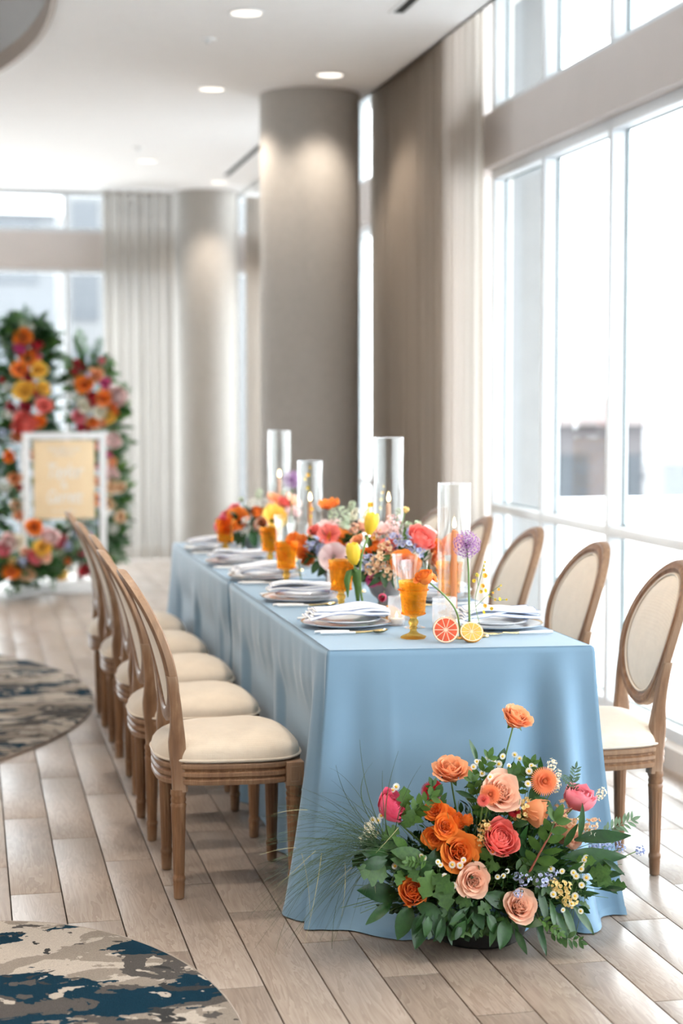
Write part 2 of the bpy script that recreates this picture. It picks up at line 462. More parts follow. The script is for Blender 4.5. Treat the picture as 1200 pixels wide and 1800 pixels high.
tag(t.build('trim_3', MT['header']), kind='structure')

def window_right(name, y0, y1, mull, jamb=0.03):
    """curtain-wall glazing in the right-hand wall: frame, mullions, rails, gaskets and panes"""
    fx0, fx1 = 2.74, 2.815; mull = sorted(mull)
    root = tag(link(name, None), kind='structure')
    def bar(nm, lo, hi): 
        b = M(); b.cbox(lo, hi, 0.003); return b.build(nm, MT['frame'], root)
    top = CZ + 0.28
    for nm, za, zb in (('lower', 0.085, 2.676), ('upper', 2.956, top)):
        bar('jamb', (fx0, y0, za), (fx1+0.014, y0 + 0.045, zb)); bar('jamb', (fx0, y1 - 0.045, za), (fx1+0.014, y1, zb))
        for y in mull: bar('mullion', (fx0, y - 0.021, za), (fx1+0.014, y + 0.021, zb))
        ys = [y0 + 0.045] + sum([[y - 0.021, y + 0.021] for y in mull], []) + [y1 - 0.045]
        bands = [(za, za + 0.05), (zb - 0.05, zb)] + ([(0.857, 0.90)] if nm == 'lower' else [])
        zs = sorted(sum([list(b) for b in bands], []))
        for j in range(0, len(ys), 2):
            for (b0, b1) in bands: bar('rail', (fx0, ys[j], b0), (fx1+0.014, ys[j+1], b1))
            for q in range(1, len(zs) - 1, 2):
                p = M(); p.box((fx1, ys[j]+0.001, zs[q]+0.001), (fx1 + 0.008, ys[j+1]-0.001, zs[q+1]-0.001)); p.build('pane', MT['glass'], root, smooth=False)
                g = M(); a, b, c, d = ys[j], ys[j+1], zs[q], zs[q+1]; e = 0.006
                for lo, hi in (((fx1-.007, a, c), (fx1-.001, a+e, d)), ((fx1-.007, b-e, c), (fx1-.001, b, d)), ((fx1-.007, a+e, c), (fx1-.001, b-e, c+e)), ((fx1-.007, a+e, d-e), (fx1-.001, b-e, d))): g.box(lo, hi)
                g.build('gasket', MT['gasket'], root, smooth=False)
    return root
window_right('window_1', -2.6, 8.82, [8.82 - 0.84 - 0.89*i for i in range(12)])
window_right('window_2', 11.28, 15.70, [12.3, 13.45, 14.4])
def window_back(name):
    root = tag(link(name, None), kind='structure')
    xs = [-5.2] + [0.885 - 1.15*i for i in range(5, -1, -1)] + [1.95, 2.70]
    for za, zb in ((0.085, 2.657), (2.984, CZ)):
        for x in xs:
            b = M(); b.cbox((x-0.02, YB+0.03, za), (x+0.02, YB+0.11, zb), 0.003); b.build('mullion', MT['frame'], root)
        for a, b_ in zip(xs, xs[1:]):
            for z0 in (za, zb - 0.04):
                r_ = M(); r_.cbox((a+0.02, YB+0.03, z0), (b_-0.02, YB+0.11, z0+0.04), 0.003); r_.build('rail', MT['frame'], root)
            p = M(); p.box((a+0.021, YB+0.08, za+0.041), (b_-0.021, YB+0.088, zb-0.041)); p.build('pane', MT['glass'], root, smooth=False)
window_back('window_3')

# ------------------------------------------------------------------ columns
def column(x, y, r, label):
    root = thing('column', label, 'column', (x, y, 0)); root['kind'] = 'structure'
    s_ = M(); s_.lathe([(r, 0.09), (r, CZ)], 72, cap=False); s_.build('shaft', MT['column'], root)
    b = M(); b.lathe([(r+0.008, 0.0), (r+0.012, 0.01), (r+0.012, 0.08), (r+0.006, 0.09), (r, 0.092)], 72, cap=False); b.build('plinth', MT['column'], root)
column(2.115, 10.64, 0.315, 'large round taupe column close behind the far right of the table')
column(2.155, 15.76, 0.30, 'slimmer-looking round grey column far away beside the sheer curtain')

# ------------------------------------------------------------------ curtains
def curtain(name, label, p0, p1, top, bot, folds, amp, m, flare=0.0, seed=1, tone=None):
    rnd = random.Random(seed)
    root = thing(name, label, 'curtain')
    a, b = Vector(p0), Vector(p1); d = (b - a); Lh = d.length; d.normalize(); nrm = Vector((-d.y, d.x))
    n = folds * 14; nz = 9; P = []
    ph = [rnd.uniform(-0.5, 0.5) for _ in range(folds + 2)]; am = [rnd.uniform(0.55, 1.25) for _ in range(folds + 2)]
    for i in range(n + 1):
        u = i / n; fpos = u * folds; k = int(min(fpos, folds - 1e-6)); fr = fpos - k
        A = am[k]*(1-fr) + am[k+1]*fr; Q = ph[k]*(1-fr) + ph[k+1]*fr
        wv = math.sin(2*PI*fpos + Q*1.5) + 0.3*math.sin(4*PI*fpos + 2*Q)
        for j in range(nz):
            w = j/(nz-1); z = top + (bot - top)*w
            off = amp*A*wv*(0.75 + 0.35*w) + flare*w*(0.5 + 0.5*math.sin(u*3.1))
            p = a + d*(u*Lh + 0.15*amp*math.cos(2*PI*fpos)*w) + nrm*off
            P.append((p.x, p.y, z))
    c = M(); c.grid(P, n+1, nz); c.build('drape', MT[m], root, sharp=0)
    h = M(); h.box((min(p0[0],p1[0])-0.012, min(p0[1],p1[1])-0.02, top), (max(p0[0],p1[0])+0.012, max(p0[1],p1[1])+0.02, top+0.025)); h.build('curtain_track', MT['white_metal'], root, smooth=False)
    return root
curtain('curtain', 'wide floor-length taupe curtain between the near column and the big windows', (2.575, 10.88), (2.575, 8.46), CZ+0.36, 0.012, 19, 0.035, 'curtain', flare=0.03, seed=4)
curtain('curtain', 'pale see-through curtain gathered at the back window beside the floral pillars', (1.19, 15.52), (1.83, 15.52), CZ-0.04, 0.012, 7, 0.06, 'sheer', seed=8)
curtain('curtain', 'narrow taupe curtain strip glimpsed between the two columns', (2.50, 15.6), (2.66, 15.6), CZ-0.04, 0.012, 6, 0.035, 'curtain', seed=12)

# ------------------------------------------------------------------ ceiling fittings
def downlight(x, y, label, power, r=0.088, group=None):
    root = thing('ceiling_downlight', label, 'ceiling light', (x, y, CZ))
    if group: root['group'] = group
    t = M(); t.lathe([(r, 0.0), (r+0.006, -0.006), (r-0.006, -0.008), (r-0.014, -0.002)], 40, cap=False); t.build('trim_ring', MT['white_metal'], root)
    b = M(); b.lathe([(r-0.014, -0.003), (r-0.016, -0.0028), (0.045, -0.0025), (0.0, -0.0025)], 40, cap=False); b.build('lens', MT['lamp'], root)
    l = bpy.data.lights.new('downlight_beam', 'SPOT'); l.energy = power; l.color = (1.0, 0.87, 0.73); l.spot_size = R(118); l.spot_blend = 0.55; l.shadow_soft_size = 0.05
    lo = bpy.data.objects.new('downlight_beam', l); COL.objects.link(lo); lo.parent = root; lo.location = (0, 0, -0.03)
    return root
DLP = 20
downlight(1.363, 8.453, 'bright round ceiling downlight nearest the top edge', DLP)
downlight(2.095, 9.93, 'round ceiling downlight just in front of the near column', DLP)
downlight(1.481, 10.532, 'round ceiling downlight beside the top of the near column', DLP)
downlight(1.41, 13.742, 'round ceiling downlight in front of the sheer curtain', DLP)
downlight(2.16, 14.95, 'small far ceiling downlight just in front of the far column', DLP)
for i, (x, y) in enumerate(((0.3, 6.2), (1.3, 6.2), (-1.6, 4.4), (0.2, 3.4), (1.3, 3.4), (-1.6, 1.4), (-3.4, 3.4), (-3.4, 6.5), (-3.4, 10.5), (-1.6, 12.5))):
    downlight(x, y, 'round ceiling downlight out over the near part of the room', 38, group='downlights over the near part of the room')
def sprinkler(x, y, label):
    root = thing('sprinkler_cover', label, 'sprinkler', (x, y, CZ))
    p = M(); p.lathe([(0.0, -0.010), (0.040, -0.010), (0.044, -0.006), (0.044, 0.0)], 28); p.build('cover_plate', MT['white_metal'], root)
    p = M(); p.lathe([(0.012, -0.022), (0.014, -0.018), (0.010, -0.010)], 14); p.build('nozzle', MT['frame'], root)
sprinkler(1.26, 9.098, 'small round sprinkler cover on the ceiling nearest the top edge')
sprinkler(1.276, 13.054, 'small faint sprinkler cover above the sheer curtain')
def air_slot(y0, y1, x, label):
    root = thing('ceiling_air_slot', label, 'air vent', (x, y0, CZ)); L_ = y1 - y0
    f = M()
    for lo, hi in (((-0.045, 0, -0.006), (-0.025, L_, 0)), ((0.025, 0, -0.006), (0.045, L_, 0)), ((-0.025, 0, -0.006), (0.025, 0.012, 0)), ((-0.025, L_-0.012, -0.006), (0.025, L_, 0))): f.box(lo, hi)
    f.build('vent_frame', MT['white_metal'], root, smooth=False)
    f = M(); f.box((-0.025, 0.012, -0.003), (0.025, L_-0.012, -0.001)); f.build('slot', MT['black'], root, smooth=False)
air_slot(6.4, 8.30, 2.09, 'black linear air slot in the ceiling at the top edge')
air_slot(12.6, 14.5, 2.157, 'thin black air slot in the ceiling between the two columns')

# ------------------------------------------------------------------ rugs
def rug(cx, cy, a, b, label, rz=0.0):
    root = thing('oval_rug', label, 'rug', (cx, cy, 0), rz)
    n = 120; p = M()
    p.lathe([(0.0, 0.011), (0.5, 0.011), (0.992, 0.011), (0.998, 0.009)], n, cap=False)
    p.v = [(x*a, y*b, z) for x, y, z in p.v]; p.build('pile', MT['carpet'], root)
    p = M(); P = []
    for k in range(n):
        c, s_ = math.cos(2*PI*k/n), math.sin(2*PI*k/n)
        for q, z in ((0.0, 0.0095), (0.002, 0.0112), (0.004, 0.0105), (0.005, 0.0005)): P.append(((a*0.996+q)*c, (b*0.996+q)*s_, z))
    p.grid(P, n, 4, wu=True); p.build('bound_edge', MT['binding'], root)
rug(0.0, 3.85, 0.598, 0.905, 'teal, grey and cream patterned rug cut off by the bottom corner')
rug(-1.975, 8.42, 2.56, 2.56, 'large curved teal and cream rug beyond the row of chairs')

# ------------------------------------------------------------------ outside
def ext(name, lo, hi, m, kind='structure'):
    w = M(); w.box(lo, hi); return tag(w.build(name, MT[m], smooth=False), kind=kind)
ext('exterior_deck', (2.96, -8, -0.6), (14, 15.2, -0.35), 'deck')
ext('exterior_wall_fin', (2.96, 9.95, -0.35), (3.44, 10.2, 3.9), 'fin')
ext('exterior_roof_overhang', (2.96, -8, 3.95), (7.5, 11.3, 4.15), 'deck')
par = M(); par.box((2.96, 15.0, -0.35), (14, 15.2, 0.45)); par.box((2.96, 14.95, 0.45), (14, 15.25, 0.53))
tag(par.build('exterior_parapet_wall', MT['white_metal'], smooth=False), kind='structure')
ext('exterior_ground', (-120, -60, -7.2), (160, 220, -7.0), 'deck')
def building(x, y, wx, wy, z0, h, roof, wm, label, nwx, nwz, floors_z, rz=0.0):
    root = thing('building', label, 'building', (x, y, z0), rz)
    b = M(); b.box((0, 0, 0), (wx, wy, h)); b.build('wall', MT[wm], root, smooth=False)
    if roof > 0:
        r_ = M(); o = 0.6
        r_.add([(-o,-o,h),(wx+o,-o,h),(wx+o,wy+o,h),(-o,wy+o,h),(wx*0.3,wy/2,h+roof),(wx*0.7,wy/2,h+roof)], [(0,1,5,4),(1,2,5),(2,3,4,5),(3,0,4),(0,3,2,1)])
        r_.build('roof', MT['tile'], root, smooth=False)
    else:
        r_ = M(); r_.box((-0.3,-0.3,h), (wx+0.3, wy+0.3, h+0.6)); r_.build('cornice', MT['deck'], root, smooth=False)
    for iz in range(nwz):
        for ix in range(nwx):
            ww = wx/nwx
            q = M(); q.box((ix*ww+ww*0.22, -0.06, floors_z[0]+iz*floors_z[1]), (ix*ww+ww*0.78, 0.02, floors_z[0]+iz*floors_z[1]+floors_z[2])); q.build('window_pane', MT['dkglass' if wm == 'brick' else 'paleglass'], root, smooth=False)
        nwy = max(2, int(nwx*wy/wx))
        for iy in range(nwy):
            ww = wy/nwy
            q = M(); q.box((-0.06, iy*ww+ww*0.22, floors_z[0]+iz*floors_z[1]), (0.02, iy*ww+ww*0.78, floors_z[0]+iz*floors_z[1]+floors_z[2])); q.build('window_pane', MT['dkglass' if wm == 'brick' else 'paleglass'], root, smooth=False)
building(21.5, 62, 24, 14, -7.0, 7.55, 1.4, 'brick', 'hazy red brick house with a tiled hip roof seen through the big windows', 11, 2, (1.2, 3.3, 1.9))
building(50, 78, 18, 14, -7.0, 7.0, 3.0, 'brick', 'second brick house further out beside the tiled roofs', 6, 2, (1.2, 3.3, 1.9))
building(-9.5, 66, 12.8, 10, -7.0, 15.5, 0, 'stone', 'grey office block seen through the back windows above the flowers', 4, 4, (1.2, 3.9, 2.4))
building(4.8, 90, 12, 10, -7.0, 22.0, 0, 'stone2', 'paler low block behind the gathered sheer curtain', 5, 5, (1.2, 3.8, 2.4))

# ------------------------------------------------------------------ dining chairs
def outline(wf, wr, x0, x1, n=64, p=3.4):
    """rounded seat plan: wf half-width at the front, wr at the back"""
    P = []
    for k in range(n):
        t = 2*PI*k/n; c, s_ = math.cos(t), math.sin(t)
        u = math.copysign(abs(c)**(2/p), c); v = math.copysign(abs(s_)**(2/p), s_)
        x = (x0+x1)/2 + (x1-x0)/2*u
        w = wr + (wf-wr)*(u+1)/2
        P.append((x, w*v))
    return P
def loft_out(m, ol, levels, capt=True, capb=True):
    cx = sum(p[0] for p in ol)/len(ol); P = []
    n = len(ol)
    for (x, y) in ol:
        d = math.hypot(x-cx, y)
        for off, z in levels:
            f = 1 + off/d; P.append((cx+(x-cx)*f, y*f, z))
    m.grid(P, n, len(levels), wu=True)
    b = len(m.v) - len(P); L_ = len(levels)
    if capb: m.f.append(tuple(b+k*L_ for k in range(n))[::-1]); m.m.append(0)
    if capt: m.f.append(tuple(b+k*L_+L_-1 for k in range(n))); m.m.append(0)

def leg_mesh(x, y, top, r=0.0225, block=None):
    m = M(); n = 48
    prof = [(0.012, 0.0), (0.0155, 0.003), (0.0165, 0.03), (0.0175, 0.045), (0.0165, 0.048), (0.0190, 0.056), (0.0190, 0.064), (0.0165, 0.068), (0.0160, 0.075)]
    a = len(prof)
    prof += [(0.0165 + (r-0.0165)*q, 0.078 + (top-0.060-0.078)*q) for q in (0, .03, .3, .6, .97, 1.0)]
    b = len(prof)
    prof += [(r, top-0.055), (r+0.002, top-0.047), (r-0.001, top-0.040), (r+0.0015, top-0.032), (r-0.001, top-0.022), (r+0.0025, top-0.014), (r+0.001, top)]
    P = []
    for k in range(n):
        t = 2*PI*k/n
        for i, (rr, z) in enumerate(prof):
            q = rr
            if a < i < b-1: q = rr*(0.93 if (k % 4) in (0,) else 1.0)
            P.append((x+q*math.cos(t), y+q*math.sin(t), z))
    m.grid(P, n, len(prof), wu=True)
    bb = len(m.v)-len(P); L_ = len(prof)
    m.f.append(tuple(bb+k*L_ for k in range(n))[::-1]); m.m.append(0)
    if block:
        z0, z1, h = block
        m.cbox((x-h, y-h, z0), (x+h, y+h, z1), 0.003)
        for sy in (1, -1):                                             # sunken square panel lines on the block
            m.box((x-h*0.55, y+sy*(h+0.0005)-0.0006, z0+0.012), (x+h*0.55, y+sy*(h+0.0005)+0.0006, z0+0.0145))
            m.box((x-h*0.55, y+sy*(h+0.0005)-0.0006, z1-0.0145), (x+h*0.55, y+sy*(h+0.0005)+0.0006, z1-0.012))
            m.box((x-h*0.55, y+sy*(h+0.0005)-0.0006, z0+0.012), (x-h*0.48, y+sy*(h+0.0005)+0.0006, z1-0.012))
            m.box((x+h*0.48, y+sy*(h+0.0005)-0.0006, z0+0.012), (x+h*0.55, y+sy*(h+0.0005)+0.0006, z1-0.012))
    return m
ZC, BZ, BY = 0.727, 0.226, 0.205
def back_x(y, z): return 0.012 - 0.60*max(0, z-0.47)**2 + 0.30*y*y - 0.06*min(0, z-0.47)
def oval(t, f=1.0, dz=0.0):
    y = (BY*f)*math.cos(t); z = ZC + (BZ*f)*math.sin(t)
    return y, z
def make_chair():
    root = thing('dining_chair', 'x', 'chair')
    m = M(); ol = outline(0.228, 0.190, -0.035, 0.392)
    loft_out(m, ol, [(-0.02, 0.338), (0.0, 0.339), (0.002, 0.343), (0.002, 0.352), (-0.003, 0.357), (-0.003, 0.360), (0.003, 0.364), (0.003, 0.374), (-0.003, 0.379), (-0.003, 0.383), (0.003, 0.387), (0.004, 0.398), (0.0, 0.402), (-0.03, 0.402)])
    m.build('seat_frame', MT['wood'], root)
    m = M(); ol2 = outline(0.226, 0.188, -0.033, 0.390)
    lv = [(-0.006, 0.402), (0.002, 0.406), (0.004, 0.414), (0.003, 0.422)]
    for q in range(1, 9):
        a = q/8*PI/2; lv.append((0.003 - 0.16*(1-math.cos(a))*1.0 if q < 8 else -0.165, 0.422 + 0.062*math.sin(a)))
    loft_out(m, ol2, lv); seat = m.build('seat', MT['cream'], root, sharp=60)
    p = M(); pts = [(x*1.0, y, 0.411) for x, y in outline(0.231, 0.193, -0.038, 0.395)]
    p.tube(pts + [pts[0]], 0.0042, 6, cap=False); p.build('piping', MT['cream'], seat)
    for sy in (1, -1):
        leg_mesh(0.356, 0.190*sy, 0.335, 0.0225, (0.330, 0.400, 0.026)).build('leg', MT['wood'], root, sharp=40)
        leg_mesh(0.020, 0.160*sy, 0.325, 0.0215).build('leg', MT['wood'], root, sharp=40)
        # rear post: from the leg up into the side of the oval
        pm_ = M(); P = []; cs = 12; path = []
        for q in range(15):
            w = q/14; z = 0.318 + (0.66-0.318)*w
            yy = 0.160 + 0.030*max(0, (z-0.46)/0.2)
            path.append((back_x(yy, z) - 0.004, yy*sy, z, 0.0235 - 0.0085*w + 0.006*math.exp(-((z-0.455)/0.05)**2), 0.0215 - 0.009*w))
        for (x, y, z, hx, hy) in path:
            for k in range(cs):
                t = 2*PI*k/cs; c, s_ = math.cos(t), math.sin(t)
                P.append((x+hx*math.copysign(abs(c)**0.55, c), y+hy*math.copysign(abs(s_)**0.55, s_), z))
        pm_.grid(P, len(path), cs, wv=True, flip=True); b = len(pm_.v)-len(P)
        pm_.f.append(tuple(b+k for k in range(cs))[::-1]); pm_.m.append(0)
        pm_.f.append(tuple(b+(len(path)-1)*cs+k for k in range(cs))); pm_.m.append(0)
        pm_.build('back_post', MT['wood'], root)
    # oval frame: a moulded section swept round the ellipse; rows (inset towards the middle, depth towards the front)
    sec = [(-0.002, -0.010), (0.0, 0.010), (0.004, 0.0145), (0.010, 0.0125), (0.013, 0.0125), (0.018, 0.0165), (0.026, 0.0165), (0.031, 0.012), (0.038, 0.009), (0.040, 0.002), (0.040, -0.009), (0.034, -0.0145), (0.022, -0.0165), (0.008, -0.0155)]
    m = M(); n = 72; P = []
    for k in range(n):
        t = 2*PI*k/n
        for ins, dep in sec:
            y = (BY-ins)*math.cos(t); z = ZC + (BZ-ins)*math.sin(t)
            P.append((back_x(y, z)+dep, y, z))
    m.grid(P, n, len(sec), wu=True, wv=True); m.build('back_frame', MT['wood'], root, sharp=30)
    def pad(dep, bul, nm):
        q_ = M(); P = []; nr = 9
        for k in range(n):
            t = 2*PI*k/n
            for j in range(nr):
                f = j/(nr-1)*0.999 + 0.001
                y = (BY-0.037)*f*math.cos(t); z = ZC + (BZ-0.037)*f*math.sin(t)
                P.append((back_x(y, z)+dep+bul*(1-f**3.2), y, z))
        q_.grid(P, n, nr, wu=True, flip=(bul > 0)); 
        return q_.build(nm, MT['cream'], root, sharp=0)
    bp = pad(0.003, 0.024, 'backrest')
    p = M(); pts = []
    for k in range(n+1):
        t = 2*PI*k/n; y = (BY-0.044)*math.cos(t); z = ZC+(BZ-0.044)*math.sin(t); pts.append((back_x(y, z)+0.0105, y, z))
    p.tube(pts, 0.0036, 6, cap=False); p.build('piping', MT['cream'], bp)
    pad(-0.004, -0.006, 'back_panel')
    return root
CH_Y = (5.05, 5.725, 6.40, 7.075, 7.75)
chair0 = make_chair()
lab_l = ['carved wooden oval-back chair with cream seat nearest the camera in the long row',
         'second oval-back chair in the long row of five, counting from the camera',
         'third and middle oval-back chair in the long row of five',
         'fourth oval-back chair in the long row, next to the last one',
         'fifth and farthest oval-back chair in the long row of five']
lab_r = ['pale oval-back chair by the window with its whole seat showing, nearest the camera',
         'second oval-back chair on the window side, seen above the tablecloth corner',
         'third oval-back chair on the window side, behind the place setting with the fork',
         'fourth oval-back chair on the window side, mostly hidden behind the purple allium',
         'farthest oval-back chair on the window side, its top seen beside the tall glass cylinders']
for i, y in enumerate(CH_Y):
    jit = (0.0, -0.01, 0.008, 0.0, -0.006)[i]
    if i == 0: c = chair0; c['label'] = lab_l[0]; c['group'] = 'oval-back chairs in the long row'
    else: c = clone(chair0, lab_l[i], group='oval-back chairs in the long row')
    c.location = (0.560 + jit, y, 0); c.rotation_euler = (0, 0, R((0.0, 0.8, -0.6, 0.5, 0)[i]))
for i, y in enumerate((4.99, 5.70, 6.40, 7.06, 7.78)):
    c = clone(chair0, lab_r[i], group='oval-back chairs on the window side')
    c.location = (2.06, y, 0); c.rotation_euler = (0, 0, PI + R((-2, 1, 0, -1, 1)[i]))

# ------------------------------------------------------------------ tablecloths
def mat_cloth():
    m, nt, out, N, L = nodes('blue_tablecloth_fabric')
    tc = N('TexCoord')
    b = N('BsdfPrincipled', i={'Roughness': 0.62, 'Sheen Weight': 0.3, 'Sheen Roughness': 0.35, 'Specular IOR Level': 0.3}); 
    nz = N('TexNoise', i={'Scale': 3.0, 'Detail': 3.0}); L(tc.outputs['Object'], nz.inputs['Vector'])
    r = ramp(N, [(0.3, (0.165, 0.285, 0.405)), (0.7, (0.185, 0.31, 0.435))]); L(nz.outputs['Fac'], r.inputs[0]); L(r.outputs[0], b.inputs['Base Color'])
    n2 = N('TexNoise', i={'Scale': 700.0, 'Detail': 2.0}); L(tc.outputs['Object'], n2.inputs['Vector'])
    bp = N('Bump', i={'Strength': 0.12, 'Distance': 0.001}); L(n2.outputs['Fac'], bp.inputs['Height']); L(bp.outputs[0], b.inputs['Normal'])
    L(b.outputs[0], out.inputs[0])
    return m
MT['cloth'] = mat_cloth()
TZ = 0.76
CHAIR_FRONTS = [(y, 0.962, 1) for y in CH_Y] + [(y, 1.662, -1) for y in (4.99, 5.70, 6.40, 7.06, 7.78)]
TX0, TX1, TYF0, TYF1, TYM, TYB = 0.968, 1.712, 4.60, 4.535, 6.44, 8.29
def smooth(t): t = max(0, min(1, t)); return t*t*(3-2*t)
def tablecloth(name, label, corners, flares, folds, seed, pool=(), cgain=(1, 1, 1, 1)):
    """a floor-length cloth: flat top, soft edge, skirts that flare and fold by side, hem just on the floor
       corners FL, FR, BR, BL; flares {side: out at the hem}; folds {side: [(pos 0..1, width, depth)]}"""
    rnd = random.Random(seed)
    root = thing(name, label, 'tablecloth')
    C4 = [Vector((c[0], c[1])) for c in corners]
    pts = []                                              # perimeter samples: (point, outward normal, side, u)
    nside = [64, 150, 64, 150] if name else None
    for s_ in range(4):
        a, b = C4[s_], C4[(s_+1) % 4]
        d = (b-a).normalized(); nr = Vector((d.y, -d.x))
        k = 84 if s_ % 2 == 0 else 170
        for i in range(k):
            u = i/k
            pts.append((a + (b-a)*u, nr, s_, u, (b-a).length))
    n = len(pts); nz = 30; P = []
    rad = 0.016
    for idx, (p, nr, s_, u, Ls) in enumerate(pts):
        # blend the normal near corners so that the skirt turns round them
        cw = 0.16
        du0, du1 = u*Ls, (1-u)*Ls
        nn = nr.copy(); cf = 0.0
        prev_n = Vector((C4[s_]-C4[s_-1]).normalized()); prev_n = Vector((prev_n.y, -prev_n.x))
        nxt = (C4[(s_+2) % 4]-C4[(s_+1) % 4]).normalized(); nxt = Vector((nxt.y, -nxt.x))
        if du0 < cw: w = 0.5*(1-smooth(du0/cw)); nn = nr*(1-w) + prev_n*w; cf = 2*w*cgain[s_]
        if du1 < cw: w = 0.5*(1-smooth(du1/cw)); nn = nr*(1-w) + nxt*w; cf = max(cf, 2*w*cgain[(s_+1) % 4])
        fl_here = flares[s_]; ci = None
        fa, fm, fb = fl_here; fl = fm + (fa-fm)*(1-smooth(du0/0.42)) + (fb-fm)*(1-smooth(du1/0.42))
        if du0 < cw: w = 0.5*(1-smooth(du0/cw)); fl = fl*(1-w) + flares[s_-1][2]*w
        if du1 < cw: w = 0.5*(1-smooth(du1/cw)); fl = fl*(1-w) + flares[(s_+1) % 4][0]*w
        extra = 0.0; deep = 0.0
        for (pos, wid, dep) in folds[s_]:
            q = (u-pos)*Ls/wid
            deep += dep*math.exp(-q*q)
        for j in range(nz):
            w = j/(nz-1)
            z = TZ - rad - (TZ - rad - 0.004)*w
            t = w
            if j == 0: off = 0.0; z = TZ
            elif j == 1: off = rad*0.75; z = TZ - rad*0.35
            elif j == 2: off = rad; z = TZ - rad*1.1
            else:
                off = rad + fl*(0.75*t**1.25 + 0.25*t**3) + deep*(t**0.8)*(1.0 if t < .9 else 1.0) + cf*0.035*t
                off += (0.0012 if s_ == 0 else 0.003)*t*math.sin(idx*0.31+seed)
            P.append((p.x + nn.x*off, p.y + nn.y*off, z))
    # chair seats press the skirt inwards where they stand against it
    for q, (x, y, z) in enumerate(P):
        hz = smooth((0.66 - z)/0.15)
        for sy, fx, sg in CHAIR_FRONTS:
            hy = smooth((0.315 - abs(y - sy))/0.08)
            h = hz*hy
            if h > 0:
                lim = fx + 0.010*sg
                if (x - lim)*sg < 0 and abs(x - lim) < 0.35: x = x + (lim - x)*h
        P[q] = (x, y, z)
    # let the cloth break on the floor where it is long: hem rows slide outwards
    for idx, (p, nr, s_, u, Ls) in enumerate(pts):
        for (sd, u0, u1, amt) in pool:
            if s_ == sd and u0 <= u <= u1:
                e = math.sin(PI*(u-u0)/(u1-u0))**0.6
                for j in range(nz-5, nz):
                    w = (j-(nz-6))/5
                    x, y, z = P[idx*nz+j]
                    lift = 0.020*e*math.sin(PI*min(1, w*1.0))*(1 if j < nz-1 else 0)
                    P[idx*nz+j] = (x + nr.x*amt*e*w*w, y + nr.y*amt*e*w*w, max(0.004, z*(1-e*0.8*w) + lift*0.35))
    m = M(); m.grid(P, n, nz, wu=True)
    # top: rings shrinking to a centre line keep the top flat
    b = len(m.v)
    cxm = sum(c.x for c in C4)/4; cym = sum(c.y for c in C4)/4
    m.add([(cxm + (p.x-cxm)*0.985, cym + (p.y-cym)*0.995, TZ) for p, *_ in pts], [])
    for k in range(n):
        k2 = (k+1) % n; m.f.append((k*nz, k2*nz, b+k2, b+k)); m.m.append(0)
    m.f.append(tuple(b+k for k in range(n))); m.m.append(0)
    m.build('cloth', MT['cloth'], root, sharp=0)
    # stitched hem, a doubled band along the lower edge
    h = M(); Q = []
    for k in range(n):
        a = Vector(P[k*nz+nz-1]); c = Vector(P[k*nz+nz-2]); nv = pts[k][1]
        Q += [tuple(a + Vector((nv.x*0.0018, nv.y*0.0018, 0.0))), tuple(a*(0.1) + c*0.9 + Vector((nv.x*0.0018, nv.y*0.0018, 0.0)))]
    h.grid(Q, n, 2, wu=True); h.build('hem', MT['cloth'], root, sharp=0)
    return root
# side order for corners FL, FR, BR, BL walking front, window side, back, chair side
tablecloth('tablecloth', 'floor-length blue tablecloth on the near table behind the floor flowers',
    [(TX0, TYF0), (TX1, TYF1), (TX1, TYM-0.022), (TX0, TYM-0.022)],
    [(0.11, 0.15, 0.19), (0.06, 0.015, 0.0), (-0.006, -0.006, -0.006), (0.0, 0.0, 0.085)],
    [[(0.03, 0.03, 0.03), (0.10, 0.035, -0.03), (0.25, 0.10, 0.02), (0.225, 0.013, 0.007), (0.62, 0.12, 0.035), (0.78, 0.055, -0.115), (0.872, 0.035, 0.075), (0.945, 0.03, -0.06)],
     [(0.08, 0.05, -0.03), (0.2, 0.06, 0.03), (0.35, 0.07, -0.03), (0.5, 0.06, 0.03), (0.65, 0.06, -0.03), (0.8, 0.06, 0.03)],
     [],
     [(0.0, 0.045, -0.075), (0.05, 0.03, 0.02), (0.12, 0.05, -0.025), (0.2, 0.04, 0.016), (0.3, 0.04, -0.025), (0.41, 0.035, 0.02), (0.52, 0.04, -0.025), (0.63, 0.035, 0.018), (0.73, 0.04, -0.025), (0.83, 0.035, 0.022), (0.90, 0.03, -0.025), (0.95, 0.03, 0.035), (0.985, 0.014, -0.04)]],
    3, pool=((0, 0.05, 0.50, 0.055), (0, 0.78, 0.97, 0.03)), cgain=(1, 1, 0, 0))
tablecloth('tablecloth', 'floor-length blue tablecloth on the far table',
    [(TX0, TYM+0.022), (TX1, TYM+0.022), (TX1, TYB), (TX0, TYB)],
    [(-0.006, -0.006, -0.006), (0.0, 0.015, 0.06), (0.06, 0.05, 0.06), (0.09, 0.0, 0.0)],
    [[], [(0.1, 0.06, 0.03), (0.25, 0.07, -0.03), (0.5, 0.06, 0.03), (0.75, 0.06, 0.03)], [(0.3, 0.08, 0.03), (0.6, 0.08, -0.02)],
     [(0.04, 0.05, 0.025), (0.14, 0.07, -0.018), (0.25, 0.05, 0.015), (0.38, 0.06, -0.015), (0.5, 0.05, 0.014), (0.62, 0.05, -0.016), (0.74, 0.05, 0.015), (0.86, 0.045, -0.018), (0.94, 0.03, 0.015), (1.0, 0.05, -0.075)]],
    7, cgain=(0, 0, 1, 1))

